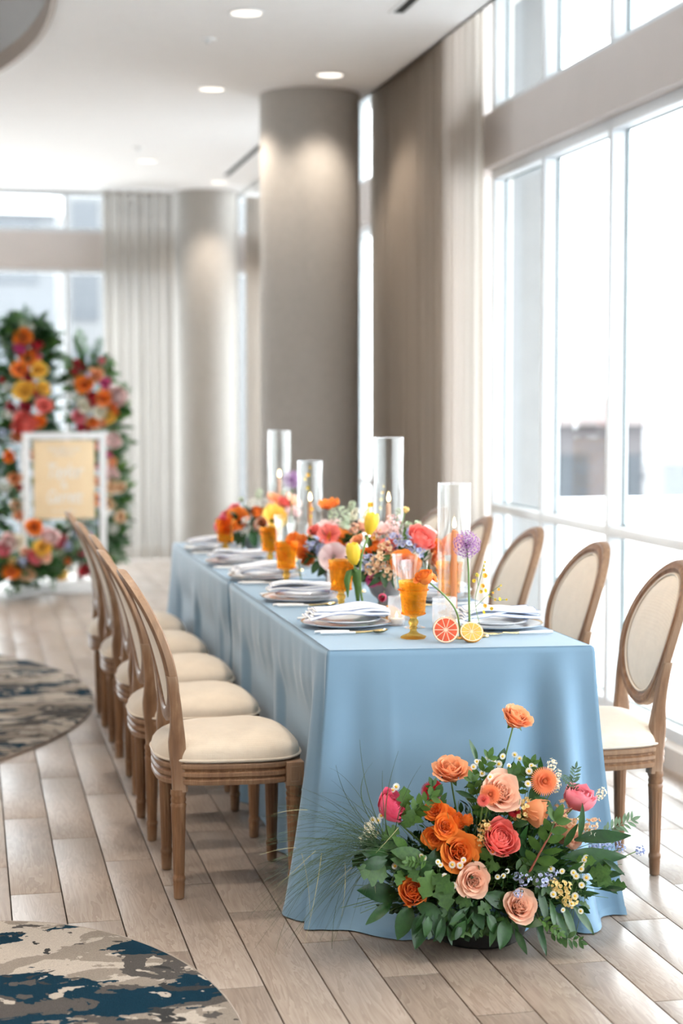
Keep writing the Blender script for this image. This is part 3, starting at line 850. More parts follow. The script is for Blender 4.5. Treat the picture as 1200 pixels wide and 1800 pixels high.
# ------------------------------------------------------------------ tableware
def mat_amber():
    m, nt, out, N, L = nodes('amber_pressed_glass')
    b = N('BsdfPrincipled', i={'Base Color': (0.96, 0.62, 0.15, 1), 'Roughness': 0.06, 'Transmission Weight': 1.0, 'IOR': 1.45})
    tr = N('BsdfTransparent', i={'Color': (0.97, 0.71, 0.30, 1)})
    tc = N('TexCoord'); mp = N('Mapping', i={'Scale': (1, 1, 1)}); L(tc.outputs['Object'], mp.inputs[0])
    v = N('TexVoronoi', i={'Scale': 150.0}); L(mp.outputs[0], v.inputs['Vector'])
    bp = N('Bump', i={'Strength': 0.7, 'Distance': 0.002}); L(v.outputs['Distance'], bp.inputs['Height']); L(bp.outputs[0], b.inputs['Normal'])
    mx = N('MixShader', i={0: 0.75}); L(b.outputs[0], mx.inputs[1]); L(tr.outputs[0], mx.inputs[2]); L(mx.outputs[0], out.inputs[0])
    return m
MT.update(
    amber=mat_amber(), clear=mat_clear('clear_glass', (0.97, 0.98, 0.98), 0.45, 0.02), ribbed=mat_clear('ribbed_glass', (0.97, 0.97, 0.98), 0.5, 0.05, 0.18),
    china=mat('white_china', (0.80, 0.83, 0.87), 0.15, spec=0.6, var=0.01), china_blue=mat('blue_glaze', (0.20, 0.32, 0.55), 0.15, spec=0.6, var=0.25, vscale=60),
    goldrim=mat('gilt_rim', (0.72, 0.52, 0.26), 0.25, 1.0, var=0.05), gold=mat('brushed_gold', (0.83, 0.62, 0.30), 0.22, 1.0, var=0.04),
    handle=mat('ivory_handle', (0.86, 0.86, 0.86), 0.3, var=0.01), napkin=mat_weave('white_napkin', (0.88, 0.90, 0.93), 0.9, 1500, 0.03, 0.2, 0.2),
    napedge=mat('blue_napkin_edge', (0.16, 0.24, 0.46), 0.85, var=0.2, vscale=90),
    wax_o=mat_translucent('orange_wax', (0.86, 0.42, 0.20), (0.95, 0.45, 0.18), 0.25), wax_p=mat_translucent('peach_wax', (0.90, 0.66, 0.53), (0.95, 0.65, 0.48), 0.25),
    wax_w=mat_translucent('white_wax', (0.9, 0.88, 0.84), (0.95, 0.85, 0.7), 0.3),
    flame=mat_emit('candle_flame', (1.0, 0.72, 0.36), 7.0), wick=mat('candle_wick', (0.03, 0.025, 0.02), 0.9, var=0.1),
    stonebowl=mat('grey_stone_bowl', (0.34, 0.325, 0.315), 0.8, var=0.12, vscale=25, bump=0.3, bscale=90),
    g_flesh=mat('grapefruit_flesh', (0.74, 0.11, 0.05), 0.3, var=0.22, vscale=55, stretch=(1,1,1)), g_peel=mat('grapefruit_peel', (0.86, 0.42, 0.20), 0.45, var=0.08, vscale=30, bump=0.3, bscale=220),
    o_flesh=mat('orange_flesh', (0.90, 0.37, 0.05), 0.3, var=0.12, vscale=55), o_peel=mat('orange_peel', (0.92, 0.38, 0.06), 0.42, var=0.06, vscale=30, bump=0.3, bscale=220), pith=mat('citrus_pith', (0.93, 0.74, 0.55), 0.6, var=0.04),
)
TT = TZ + 0.0006
ROWS = ('first', 'second', 'third', 'fourth', 'fifth')
def where(side, i):
    return ('%s chair of the long row' if side == 'l' else '%s chair, window side') % ROWS[i]
def plate_mesh(r, h, scal=0, amp=0.0, foot=0.55):
    prof = [(0.0, 0.002), (r*0.50, 0.002), (r*0.60, 0.003), (r*0.66, h*0.45), (r*0.72, h*0.62), (r*0.97, h*0.95), (r, h), (r*0.985, h-0.003), (r*0.74, h*0.45), (r*0.62, 0.0), (r*0.5, 0.0), (r*foot*0.2, 0.0005)]
    m = M(); m.lathe(prof, 80, wob=(lambda t, z: 1 + amp*abs(math.sin(scal*t/2))*(z/h)**2 if amp else 1.0), cap=False); return m
def rim_band(r0, r1, h, z, scal=0, amp=0.0, n=80):
    m = M(); P = []
    for k in range(n):
        t = 2*PI*k/n; w = 1 + amp*abs(math.sin(scal*t/2)) if amp else 1
        for r_, zz in ((r0*w, z-0.0012), (r1*w, z+0.0006)): P.append((r_*math.cos(t), r_*math.sin(t), zz))
    m.grid(P, n, 2, wu=True); return m
PM = plate_mesh(0.140, 0.017).mesh('plate', MT['china']); PR = rim_band(0.132, 0.1398, 0.017, 0.0172).mesh('gilt_rim', MT['goldrim'])
SM = plate_mesh(0.098, 0.013, 14, 0.045).mesh('plate', MT['china']); SR = rim_band(0.088, 0.0978, 0.013, 0.0134, 14, 0.045).mesh('painted_rim', MT['china_blue'])
def napkin_obj(root, seed):
    """a loosely folded napkin: three wavy layers with a blue overlocked edge"""
    rnd = random.Random(seed); Lx, Ly = 0.122, 0.052
    for lay in range(3):
        m = M(); e = M(); nu, nv = 26, 10; P = []; B = []
        ph, q2 = rnd.uniform(0, 6), rnd.uniform(0.6, 1.2); sx, sy = rnd.uniform(-0.008, 0.008), rnd.uniform(-0.006, 0.006); z0 = 0.013 + lay*0.0085
        def pt(u, v, dz=0.0):
            x = (u-0.5)*2*Lx*(1-0.05*lay) + sx; y = (v-0.5)*2*Ly*(1+0.04*math.sin(5*u+ph)) + sy
            z = z0 + 0.0045*math.sin(7*u*q2+ph) + 0.003*math.sin(9*v+ph+3*u) - 0.006*(abs(u-0.5)*2)**3 + 0.004*(1-v)
            ed = min(u, 1-u)*Lx*2; r_ = 0.0045
            return (x, y, z + dz)
        for i in range(nu):
            for j in range(nv): P.append(pt(i/(nu-1), j/(nv-1), 0.0042))
        m.grid(P, nu, nv)
        P2 = [pt(i/(nu-1), j/(nv-1), -0.0042) for i in range(nu) for j in range(nv)]
        m.grid(P2, nu, nv, flip=True)
        loop = [(i/(nu-1), 0.0) for i in range(nu)] + [(1.0, j/(nv-1)) for j in range(nv)] + [(1-i/(nu-1), 1.0) for i in range(nu)] + [(0.0, 1-j/(nv-1)) for j in range(nv)]
        Q = []
        for (u, v) in loop:
            for a in range(5):
                an = -PI/2 + PI*a/4; x, y, z = pt(u, v); ox = (u-0.5)*2; oy = (v-0.5)*2
                k = 0.0042*math.cos(an)
                Q.append((x + (k if ox > 0.99 else -k if ox < -0.99 else 0), y + (k if oy > 0.99 else -k if oy < -0.99 else 0), z + 0.0042*math.sin(an)))
        m.grid(Q, len(loop), 5, wu=True)
        f = m.build('fold', MT['napkin'], root, sharp=0)
        for dz in (0.0042, -0.0042):
            pts = [pt(u, v, dz) for u, v in loop]; e.tube(pts, 0.0011, 5, cap=False)
        e.build('edge_stitching', MT['napedge'], f, sharp=0)
def cutlery(kind):
    root = thing(kind, 'x', kind)
    h = M(); h.tube([(0, 0, 0.006), (0.02, 0, 0.0065), (0.07, 0, 0.0062), (0.105, 0, 0.0055)], [0.0052, 0.0062, 0.0055, 0.0042], 10, flat=0.75); h.build('handle', MT['handle'], root)
    g = M()
    if kind == 'knife':
        P = [];
        for q in range(14):
            w = q/13; x = 0.105 + 0.115*w; hw = 0.0095*(1-w**4*0.85)
            for (yy, zz) in ((-hw, 0.0052), (0.0, 0.0066), (hw, 0.0058), (0.0, 0.0046)): P.append((x, yy, zz))
        g.grid(P, 14, 4, wv=True); g.build('blade', MT['gold'], root)
    else:
        g.tube([(0.105, 0, 0.0055), (0.13, 0, 0.006), (0.155, 0, 0.008)], [0.004, 0.0025, 0.003], 8)
        if kind == 'spoon':
            P = []
            for i in range(20):
                t = 2*PI*i/20
                for j in range(7):
                    f = j/6; P.append((0.178 + 0.026*f*math.cos(t), 0.0185*f*math.sin(t), 0.0030 + 0.0085*f*f + 0.002*math.cos(t)*f))
            g.grid(P, 20, 7, wu=True); P = [(x, y, z-0.0012) for x, y, z in P]; g.grid(P, 20, 7, wu=True, flip=True)
            g.build('bowl', MT['gold'], root)
        else:
            P = [(0.155, -0.004, 0.008), (0.155, 0.004, 0.008), (0.170, -0.011, 0.006), (0.170, 0.011, 0.006), (0.176, -0.0115, 0.006), (0.176, 0.0115, 0.006)]
            g.add(P + [(x, y, z-0.0015) for x, y, z in P], [(0,2,3,1),(2,4,5,3),(6,7,9,8),(8,9,11,10),(0,6,8,2),(2,8,10,4),(1,3,9,7),(3,5,11,9),(4,10,11,5)])
            g.build('neck', MT['gold'], root)
            for k in range(4):
                t_ = M(); yy = -0.0099 + 0.0066*k; t_.tube([(0.175, yy, 0.0055), (0.195, yy, 0.0052), (0.212, yy*0.93, 0.0085)], [0.0018, 0.0016, 0.0008], 6); t_.build('tine', MT['gold'], root)
    return root
CUT = {k: [cutlery(k), False] for k in ('knife', 'spoon', 'fork')}
def put_cutlery(kind, label, loc, rz, group):
    o, used = CUT[kind]
    if not used: CUT[kind][1] = True; o['label'] = label; o['group'] = group
    else: o = clone(o, label, group=group)
    o.location = loc; o.rotation_euler = (0, 0, rz)
SET_L = [(1.122, 5.085), (1.118, 5.775), (1.112, 6.50), (1.105, 7.11), (1.10, 7.80)]
SET_R = [(1.565, 4.955), (1.565, 5.69), (1.552, 6.40), (1.552, 7.06), (1.555, 7.70)]
for side, sets in (('l', SET_L), ('r', SET_R)):
    for i, (x, y) in enumerate(sets):
        w = where(side, i); rz = 0.0 if side == 'l' else PI
        p = thing('dinner_plate', 'white dinner plate with a thin gilt rim set before ' + w, 'plate', (x, y, TT), 0, 'dinner plates')
        link('plate', PM, p); link('gilt_rim', PR, p)
        p = thing('salad_plate', 'small scalloped plate with blue painted edge set before ' + w, 'plate', (x + (0.006 if side == 'l' else -0.006), y, TT + 0.0125), 0.3*i, 'scalloped salad plates')
        link('plate', SM, p); link('painted_rim', SR, p)
        nk = thing('folded_napkin', 'folded blue-edged napkin on the plates before ' + w, 'napkin', (x, y, TT + 0.0275), rz + R((3, -4, 6, -2, 3)[i]), 'folded napkins')
        napkin_obj(nk, i + (10 if side == 'r' else 0))
        sg = 1 if side == 'l' else -1
        x0 = x - sg*0.130
        put_cutlery('knife', 'gold knife with ivory handle laid before ' + w, (x0, y - sg*0.158, TT), rz + R(1), 'gold and ivory cutlery')
        put_cutlery('spoon', 'gold spoon with ivory handle laid before ' + w, (x0 + sg*0.012, y - sg*0.185, TT), rz - R(2), 'gold and ivory cutlery')
        put_cutlery('fork', 'gold fork with ivory handle laid before ' + w, (x0 + sg*0.01, y + sg*0.165, TT), rz + R(1), 'gold and ivory cutlery')

# goblets and glasses
def goblet_am():
    root = thing('amber_goblet', 'x', 'goblet')
    f = M(); f.lathe([(0.0, 0.0), (0.034, 0.0), (0.037, 0.002), (0.037, 0.005), (0.030, 0.008), (0.016, 0.014), (0.010, 0.020), (0.0095, 0.026), (0.0125, 0.030), (0.0095, 0.034), (0.0145, 0.044), (0.0145, 0.050), (0.0095, 0.058), (0.012, 0.063), (0.0, 0.0632)], 24, wob=lambda t, z: 1 + 0.05*math.cos(8*t), cap=False); f.build('stem', MT['amber'], root)
    b = M(); b.lathe([(0.0, 0.064), (0.020, 0.0645), (0.032, 0.069), (0.0335, 0.073), (0.036, 0.105), (0.040, 0.138), (0.0425, 0.140), (0.0425, 0.144), (0.041, 0.146), (0.0435, 0.166), (0.0445, 0.168), (0.0425, 0.167), (0.0395, 0.146), (0.034, 0.105), (0.031, 0.074), (0.0, 0.070)], 64, wob=lambda t, z: 1 + (0.012*math.cos(20*t) if z < 0.15 else 0), cap=False); b.build('bowl', MT['amber'], root)
    for (zz, rr) in ((0.0725, 0.0345), (0.142, 0.0432)):              # raised bead rows
        d = M()
        for k in range(40):
            t = 2*PI*k/40; d.ball((rr*math.cos(t), rr*math.sin(t), zz), 0.0022, 6)
        tag(d.build('bead_row', MT['amber'], root), kind='stuff')
    return root
G0 = goblet_am(); first = True
for (x, y, lab) in ((1.257, 4.785, 'sharp amber pressed-glass goblet nearest the camera beside the grapefruit half'), (1.19, 5.465, 'amber goblet right behind the yellow tulips'),
                    (1.145, 6.22, 'amber goblet behind the second napkin, with an orange bloom above its rim'), (1.215, 6.965, 'amber goblet in front of the far centrepiece'),
                    (1.10, 7.46, 'farthest amber goblet, half hidden by dark leaves'), (1.515, 5.31, 'amber goblet behind the orange taper candle'), (1.50, 5.93, 'amber goblet on the window side behind the near centrepiece')):
    if first: g = G0; g['label'] = lab; g['group'] = 'amber goblets'; first = False
    else: g = clone(G0, lab, group='amber goblets')
    g.location = (x, y, TT)
def glass_clear():
    root = thing('water_glass', 'x', 'glass')
    f = M(); f.lathe([(0.0, 0.0), (0.033, 0.0), (0.034, 0.002), (0.02, 0.006), (0.007, 0.012), (0.005, 0.04), (0.006, 0.075), (0.012, 0.082)], 32, cap=False); f.build('stem', MT['clear'], root)
    b = M(); b.lathe([(0.0, 0.082), (0.020, 0.084), (0.030, 0.094), (0.035, 0.115), (0.0375, 0.15), (0.0425, 0.205), (0.0415, 0.205), (0.036, 0.15), (0.033, 0.115), (0.028, 0.096), (0.0, 0.086)], 40, wob=lambda t, z: 1 + 0.008*math.cos(12*t), cap=False); b.build('bowl', MT['clear'], root)
    return root
G1 = glass_clear(); first = True
for (x, y, lab) in ((1.318, 5.005, 'clear stemmed glass right behind the nearest amber goblet'), (1.34, 5.21, 'clear stemmed glass beside the tall cylinder with the orange taper'), (1.265, 6.62, 'clear stemmed glass by the middle centrepiece'),
                    (1.255, 6.83, 'clear stemmed glass beside the amber goblet before the far flowers'), (1.30, 7.12, 'clear stemmed glass under the far tall cylinder'), (1.47, 6.03, 'clear stemmed glass on the window side of the near centrepiece')):
    if first: g = G1; g['label'] = lab; g['group'] = 'clear stemmed glasses'; first = False
    else: g = clone(G1, lab, group='clear stemmed glasses')
    g.location = (x, y, TT)
def flame_mesh(m, c, h, r):
    m.lathe([(0.0, 0.0), (r*0.6, h*0.10), (r, h*0.28), (r*0.8, h*0.52), (r*0.35, h*0.80), (0.0, h)], 10, o=c, cap=False)
def cylinder(x, y, h, label, r=0.052):
    root = thing('glass_cylinder', label, 'candle shade', (x, y, TT), 0, 'tall glass cylinders')
    m = M(); m.lathe([(r-0.0025, 0.001), (r, 0.0), (r, h-0.002), (r-0.0012, h), (r-0.0025, h-0.002), (r-0.0025, 0.001)], 48, cap=False); m.build('tube', MT['clear'], root)
    rim = M(); rim.lathe([(r+0.0003, h-0.004), (r+0.0006, h), (r-0.0012, h+0.0012), (r-0.003, h-0.001)], 48, cap=False); rim.build('rim', MT['ribbed'], root)
def taper(x, y, h, w, label, r=0.0105):
    root = thing('taper_candle', label, 'candle', (x, y, TT), 0, 'lit taper candles')
    b = M(); b.lathe([(0.0, 0.0), (0.026, 0.0), (0.027, 0.004), (0.015, 0.010), (0.0125, 0.028), (0.0135, 0.030)], 24, cap=False); b.build('holder', MT['gold'], root)
    m = M(); m.lathe([(0.0, 0.010), (r, 0.012), (r, 0.03), (r*0.82, h-0.012), (r*0.70, h-0.003), (r*0.4, h), (0, h-0.001)], 20, cap=False); m.build('wax', MT[w], root)
    k = M(); k.tube([(0, 0, h-0.002), (0.0008, 0, h+0.009)], 0.0009, 5); k.build('wick', MT['wick'], root)
    f = M(); flame_mesh(f, (0.0005, 0, h+0.005), 0.036, 0.0068); f.build('flame', MT['flame'], root)
CYL = [(1.487, 5.16, 0.432, 0.285, 'wax_o', 'behind the purple allium'), (1.443, 5.843, 0.562, 0.330, 'wax_p', 'beside the near centrepiece'),
       (1.39, 7.0, 0.440, 0.268, 'wax_o', 'in front of the near column'), (1.413, 7.85, 0.553, 0.330, 'wax_p', 'in the far centrepiece')]
for i, (x, y, h, ch, w, lab) in enumerate(CYL):
    cylinder(x, y, h, ('tall' if h > 0.5 else 'shorter') + ' clear glass cylinder round the candle ' + lab)
    taper(x, y, ch, w, 'lit %s taper candle %s' % ('orange' if w == 'wax_o' else 'peach', lab))
def votive(x, y, r, h, label):
    root = thing('votive_holder', label, 'candle holder', (x, y, TT), 0, 'ribbed votive holders')
    m = M(); m.lathe([(0.0, 0.0), (r, 0.0), (r, h), (r-0.0025, h), (r-0.003, 0.006), (0.0, 0.005)], 72, wob=lambda t, z: 1 + 0.018*math.cos(24*t), cap=False); m.build('ribbed_cup', MT['ribbed'], root)
    c = M(); c.lathe([(0.0, 0.006), (r*0.72, 0.006), (r*0.72, 0.022), (r*0.5, 0.020), (0.0, 0.020)], 20, cap=False); c.build('tealight', MT['wax_w'], root)
    f = M(); flame_mesh(f, (0, 0, 0.024), 0.018, 0.0045); f.build('flame', MT['flame'], root)
votive(1.278, 5.07, 0.026, 0.090, 'ribbed clear votive holder between the amber goblet and the near napkin')
votive(1.395, 4.945, 0.036, 0.098, 'wide ribbed clear votive holder behind the grapefruit half')
votive(1.285, 6.02, 0.026, 0.085, 'ribbed clear votive holder beside the grey bowl of the middle flowers')
votive(1.36, 6.92, 0.030, 0.085, 'ribbed clear votive holder by the cylinder in front of the column')

# fruit
def citrus_half(name, label, loc, r, face, fl, pl, group=None):
    """half a fruit: peel bowl, pith ring and ten segments sunk into the cut face; local +z is the cut face"""
    root = thing(name, label, 'fruit', loc)
    d = Vector(face).normalized(); root.rotation_euler = d.to_track_quat('Z', 'Y').to_euler()
    p = M(); prof = [(0.0, -r*0.93)] + [(r*math.sin(a), -r*0.93*math.cos(a)) for a in [PI/2*k/9 for k in range(1, 10)]] + [(r*0.985, 0.0008), (r*0.95, 0.001)]
    p.lathe(prof, 40, cap=False); p.build('peel', MT[pl], root)
    q = M(); q.lathe([(r*0.965, 0.0012), (r*0.90, 0.0008), (0.0, 0.0006)], 40, cap=False); q.build('pith', MT['pith'], root)
    n = 10
    for k in range(n):
        s_ = M(); a0, a1 = 2*PI*k/n + 0.045, 2*PI*(k+1)/n - 0.045; P = []; am = (a0+a1)/2
        top = [(r*0.12*math.cos(am), r*0.12*math.sin(am))] + [(r*0.87*math.cos(a0+(a1-a0)*j/6), r*0.87*math.sin(a0+(a1-a0)*j/6)) for j in range(7)]
        ins = [(x*0.97+0.0*am, y*0.97) for x, y in top]
        s_.add([(x, y, 0.0007) for x, y in top] + [(x, y, 0.0019) for x, y in ins], [tuple(range(8, 16))] + [(j, (j+1) % 8, 8+(j+1) % 8, 8+j) for j in range(8)])
        s_.build('segment', MT[fl], root, smooth=False)
    return root
citrus_half('grapefruit_half', 'cut pink grapefruit half standing upright near the table end', (1.322, 4.668, TT + 0.0375), 0.0375, (-0.24, -0.95, 0.13), 'g_flesh', 'g_peel')
citrus_half('orange_half', 'cut orange half leaning against the grapefruit', (1.399, 4.668, TT + 0.030), 0.0335, (-0.12, -0.72, 0.62), 'o_flesh', 'o_peel')
citrus_half('orange_half', 'orange half lying beside the rim of the nearest dinner plate', (1.291, 5.165, TT + 0.029), 0.030, (0.5, 0.35, 0.5), 'o_flesh', 'o_peel')
def pear_half(label, loc, rz, s_):
    root = thing('pear_half', label, 'fruit', loc, rz)
    prof = [(0.0, 0.0), (0.018, 0.003), (0.030, 0.016), (0.033, 0.030), (0.027, 0.048), (0.016, 0.066), (0.010, 0.080), (0.0, 0.085)]
    b = M(); P = []; n = 20
    for k in range(n+1):
        t = PI*k/n
        for (r_, z) in prof: P.append((z*s_, r_*s_*math.cos(t), r_*s_*math.sin(t)*0.95+0.0008))
    b.grid(P, n+1, len(prof), flip=True); P = [(z*s_, r_*s_*f, 0.0008) for (r_, z) in prof for f in (-1, 0, 1)]; b.grid(P, len(prof), 3); b.build('flesh', MT['g_flesh'], root)
    st = M(); st.tube([(0.083*s_, 0, 0.002), (0.097*s_, 0.002, 0.006)], 0.0016, 6); st.build('stalk', MT['wood'], root)
pear_half('red-skinned pear half lying before the grey bowl of the near flowers', (1.295, 5.30, TT), 0.6, 1.0)
pear_half('red-skinned pear half lying beside the votive of the middle flowers', (1.222, 6.06, TT), 0.4, 0.9)

# ------------------------------------------------------------------ flowers
def petal(m, az, r0, z0, L, Wd, th0, th1, cup, ruf=0.0, sd=0.0, nu=5, nv=5, pt=0.0):
    ca, sa = math.cos(az), math.sin(az); P = []; A = []
    r, z = r0, z0; rs = []; st = 12
    for k in range(st+1):
        rs.append((r, z)); th = th0 + (th1-th0)*(k/st)
        r += math.sin(th)*L/st; z += math.cos(th)*L/st
    for i in range(nu):
        u = -1 + 2*i/(nu-1)
        for j in range(nv):
            v = j/(nv-1); k = v*st; k0 = min(int(k), st-1); f = k-k0
            rr = rs[k0][0]*(1-f)+rs[k0+1][0]*f; zz = rs[k0][1]*(1-f)+rs[k0+1][1]*f
            w = Wd*(0.30+0.70*math.sin(min(1.0, v*1.35)*PI/2))*(1-(0.34+0.6*max(0, pt-0.3))*max(0, (v-0.62)/0.38)**2.2)
            ve = 1-0.16*u*u*v*(1-pt)                       # rounded top edge
            rr2 = rr - cup*u*u*w; zz2 = z0 + (zz-z0)*ve + ruf*v*v*math.sin(4.2*u+sd)
            t = u*w
            P.append((rr2*ca - t*sa, rr2*sa + t*ca, zz2)); A.append(min(1, 0.02+v*0.8+0.18*abs(u)))
    m.grid(P, nu, nv, at=A)
GA = 2.399963
def rose_m(n=28, open_=1.0, seed=0, nu=5, nv=5):
    rnd = random.Random(seed); m = M()
    for i in range(n):
        t = i/(n-1)
        petal(m, i*GA + rnd.uniform(-.2, .2), 0.015+0.17*t, -0.10*t, 0.54+0.16*t, 0.17+0.27*t, R(-2+14*t), R(-14+(94*open_)*t**1.25), 1.0-0.6*t, 0.008+0.03*t, rnd.uniform(0, 6), nu, nv, 0.25 if t > .6 else 0)
    return m
def garden_m(seed=0):
    rnd = random.Random(seed); m = M()
    for q in range(5):                                        # quartered heart
        for i in range(8):
            a = q*2*PI/5 + (i-3.5)*0.13; petal(m, a, 0.05+0.035*i, 0.0, 0.50-0.015*i, 0.10+0.012*i, R(4+2*i), R(-8+4*i), 0.4, 0.03, rnd.uniform(0, 6), 4, 4)
    for i in range(18):
        t = i/17; petal(m, i*GA, 0.20+0.12*t, -0.12*t, 0.56+0.04*t, 0.36, R(10+14*t), R(20+55*t), 0.42, 0.035, rnd.uniform(0, 6))
    return m
def peony_m(seed=0, op=0.5):
    rnd = random.Random(seed); m = M()
    for i in range(34):
        t = i/33; petal(m, i*GA + rnd.uniform(-.3, .3), 0.02+0.26*t, -0.08*t, 0.55+0.22*t, 0.22+0.28*t, R(14+42*t), R(-62+(48+op*60)*t), 0.8-0.25*t, 0.05, rnd.uniform(0, 6))
    return m
def ranun_m(seed=0):
    rnd = random.Random(seed); m = M()
    for i in range(40):
        t = i/39; petal(m, i*GA, 0.02+0.26*t, 0.06-0.14*t, 0.42+0.10*t, 0.17+0.20*t, R(6+36*t), R(-66+66*t), 0.7-0.2*t, 0.01, rnd.uniform(0, 6), 4, 4)
    return m
def straw_m(seed=0):
    rnd = random.Random(seed); m = M()
    for ring in range(6):
        n = 16+5*ring
        for k in range(n): petal(m, 2*PI*(k+ring*0.4)/n, 0.03+0.02*ring, 0.10-0.03*ring, 0.24+0.07*ring, 0.05, R(5+12*ring), R(-18+22*ring), 0.5, 0.0, 0, 3, 4, 0.9)
    m.ball((0, 0, 0.19), 0.13, 10)
    return m
def daisy_m(seed=0):
    m = M(); n = 13
    for k in range(n): petal(m, 2*PI*k/n, 0.25, 0.0, 0.62, 0.17, R(72), R(100), 0.05, 0.0, 0, 3, 3)
    m.m = [0]*len(m.f)
    m.lathe([(0.36, -0.02), (0.33, 0.12), (0.20, 0.22), (0.0, 0.25)], 10, mat=1, cap=False)
    return m
def tulip_m(seed=0):
    m = M()
    for k in range(6): petal(m, k*PI/3 + (0.0 if k % 2 else 0.05), 0.10 + 0.03*(k % 2), 0.0, 1.15, 0.30, R(38), R(-26), 0.55, 0.0, 0, 5, 7, 0.5)
    return m
def poppy_m(seed=0):
    rnd = random.Random(seed); m = M()
    for k in range(8): petal(m, k*PI/4*1.0 + (k // 4)*0.4, 0.05, 0.0, 0.72, 0.44, R(42+8*(k // 4)), R(62), 0.25, 0.09, rnd.uniform(0, 6), 6, 5)
    return m
def floret_cluster(n, sx, sz, fs, seed, npet=5, fill=0.55):
    """many five-petalled florets over an egg-shaped head"""
    rnd = random.Random(seed); m = M()
    for k in range(n):
        zz = 1-2*(k+0.5)/n; az = k*GA; rr = math.sqrt(max(0, 1-zz*zz)); d = Vector((rr*math.cos(az), rr*math.sin(az), zz))
        q = rnd.uniform(fill, 1.0); c = Vector((d.x*sx*q, d.y*sx*q, d.z*sz*q))
        f = M()
        for p in range(npet): petal(f, 2*PI*p/npet + rnd.random(), 0.06, 0.0, 0.62, 0.34, R(30), R(78), 0.25, 0.06, rnd.uniform(0, 6), 3, 3)
        d2 = (d + Vector((rnd.uniform(-.4, .4), rnd.uniform(-.4, .4), rnd.uniform(-.2, .5)))).normalized()
        T = Matrix.Translation(c) @ d2.to_track_quat('Z', 'Y').to_matrix().to_4x4() @ Matrix.Scale(fs*rnd.uniform(.8, 1.2), 4)
        m.merge(f, T)
    return m
def allium_m(seed=0):
    rnd = random.Random(seed); m = M(); n = 170
    for k in range(n):
        zz = 1-2*(k+0.5)/n; az = k*GA; rr = math.sqrt(max(0, 1-zz*zz)); d = Vector((rr*math.cos(az), rr*math.sin(az), zz)); q = rnd.uniform(0.78, 1.0)
        m.tube([(d*0.08)[:], (d*q*0.97)[:]], 0.008, 3, cap=False)
        f = M()
        for p in range(6): petal(f, 2*PI*p/6 + rnd.random()*0.3, 0.02, 0.0, 0.9, 0.17, R(50), R(80), 0.1, 0.0, 0, 3, 3, 1.0)
        m.merge(f, Matrix.Translation(d*q) @ d.to_track_quat('Z', 'Y').to_matrix().to_4x4() @ Matrix.Scale(0.155, 4))
    return m
def leaf_m(w=0.3, droop=0.15, fold=0.12, nu=9, ph=0.0, lobes=0, pet=0.06):
    """leaf along +x, length 1, face up +z; lobes > 0 gives a cut, parsley-like edge"""
    m = M(); P = []; A = []
    cols = (-1, -0.5, 0, 0.5, 1)
    for i in range(nu):
        x = i/(nu-1); b = max(0, (x-pet)/(1-pet))
        hw = w*0.5*(math.sin(PI*min(1, b**0.85))**0.8 if 0 < b < 1 else 0.02)
        if lobes: hw *= (0.40+0.66*abs(math.sin(lobes*PI*b+0.5)))
        hw = max(hw, 0.008)
        for u in cols:
            P.append((x - (0.05*abs(u)*w if lobes else 0), u*hw, -droop*x*x + fold*abs(u)*hw*2*0.5 + 0.02*math.sin(6*x+ph)*abs(u))); A.append(0.3+0.4*x)
    m.grid(P, nu, 5, at=A); return m
def sprig_m(n=9, w=0.3, seed=0, fern=False):
    """a stem along +x with paired leaflets"""
    rnd = random.Random(seed); m = M()
    m.tube([(0, 0, 0), (0.35, 0, 0.03), (0.7, 0, 0.02), (1, 0, -0.05)], [0.014, 0.011, 0.008, 0.004], 4)
    lf = leaf_m(w, 0.1, 0.1, 6)
    for k in range(n):
        x = 0.15+0.8*k/(n-1); ll = (0.34 if not fern else 0.30)*(1-0.55*abs(x-0.45))
        for s_ in (1, -1):
            T = Matrix.Translation((x, 0, 0.03-0.06*x)) @ Euler((rnd.uniform(-.5, .5)*s_, rnd.uniform(-.5, .1), s_*R(rnd.uniform(42, 66)))).to_matrix().to_4x4() @ Matrix.Scale(ll*rnd.uniform(.85, 1.15), 4)
            m.merge(lf, T)
    m.merge(lf, Matrix.Translation((0.95, 0, -0.03)) @ Matrix.Scale(0.28, 4))
    return m

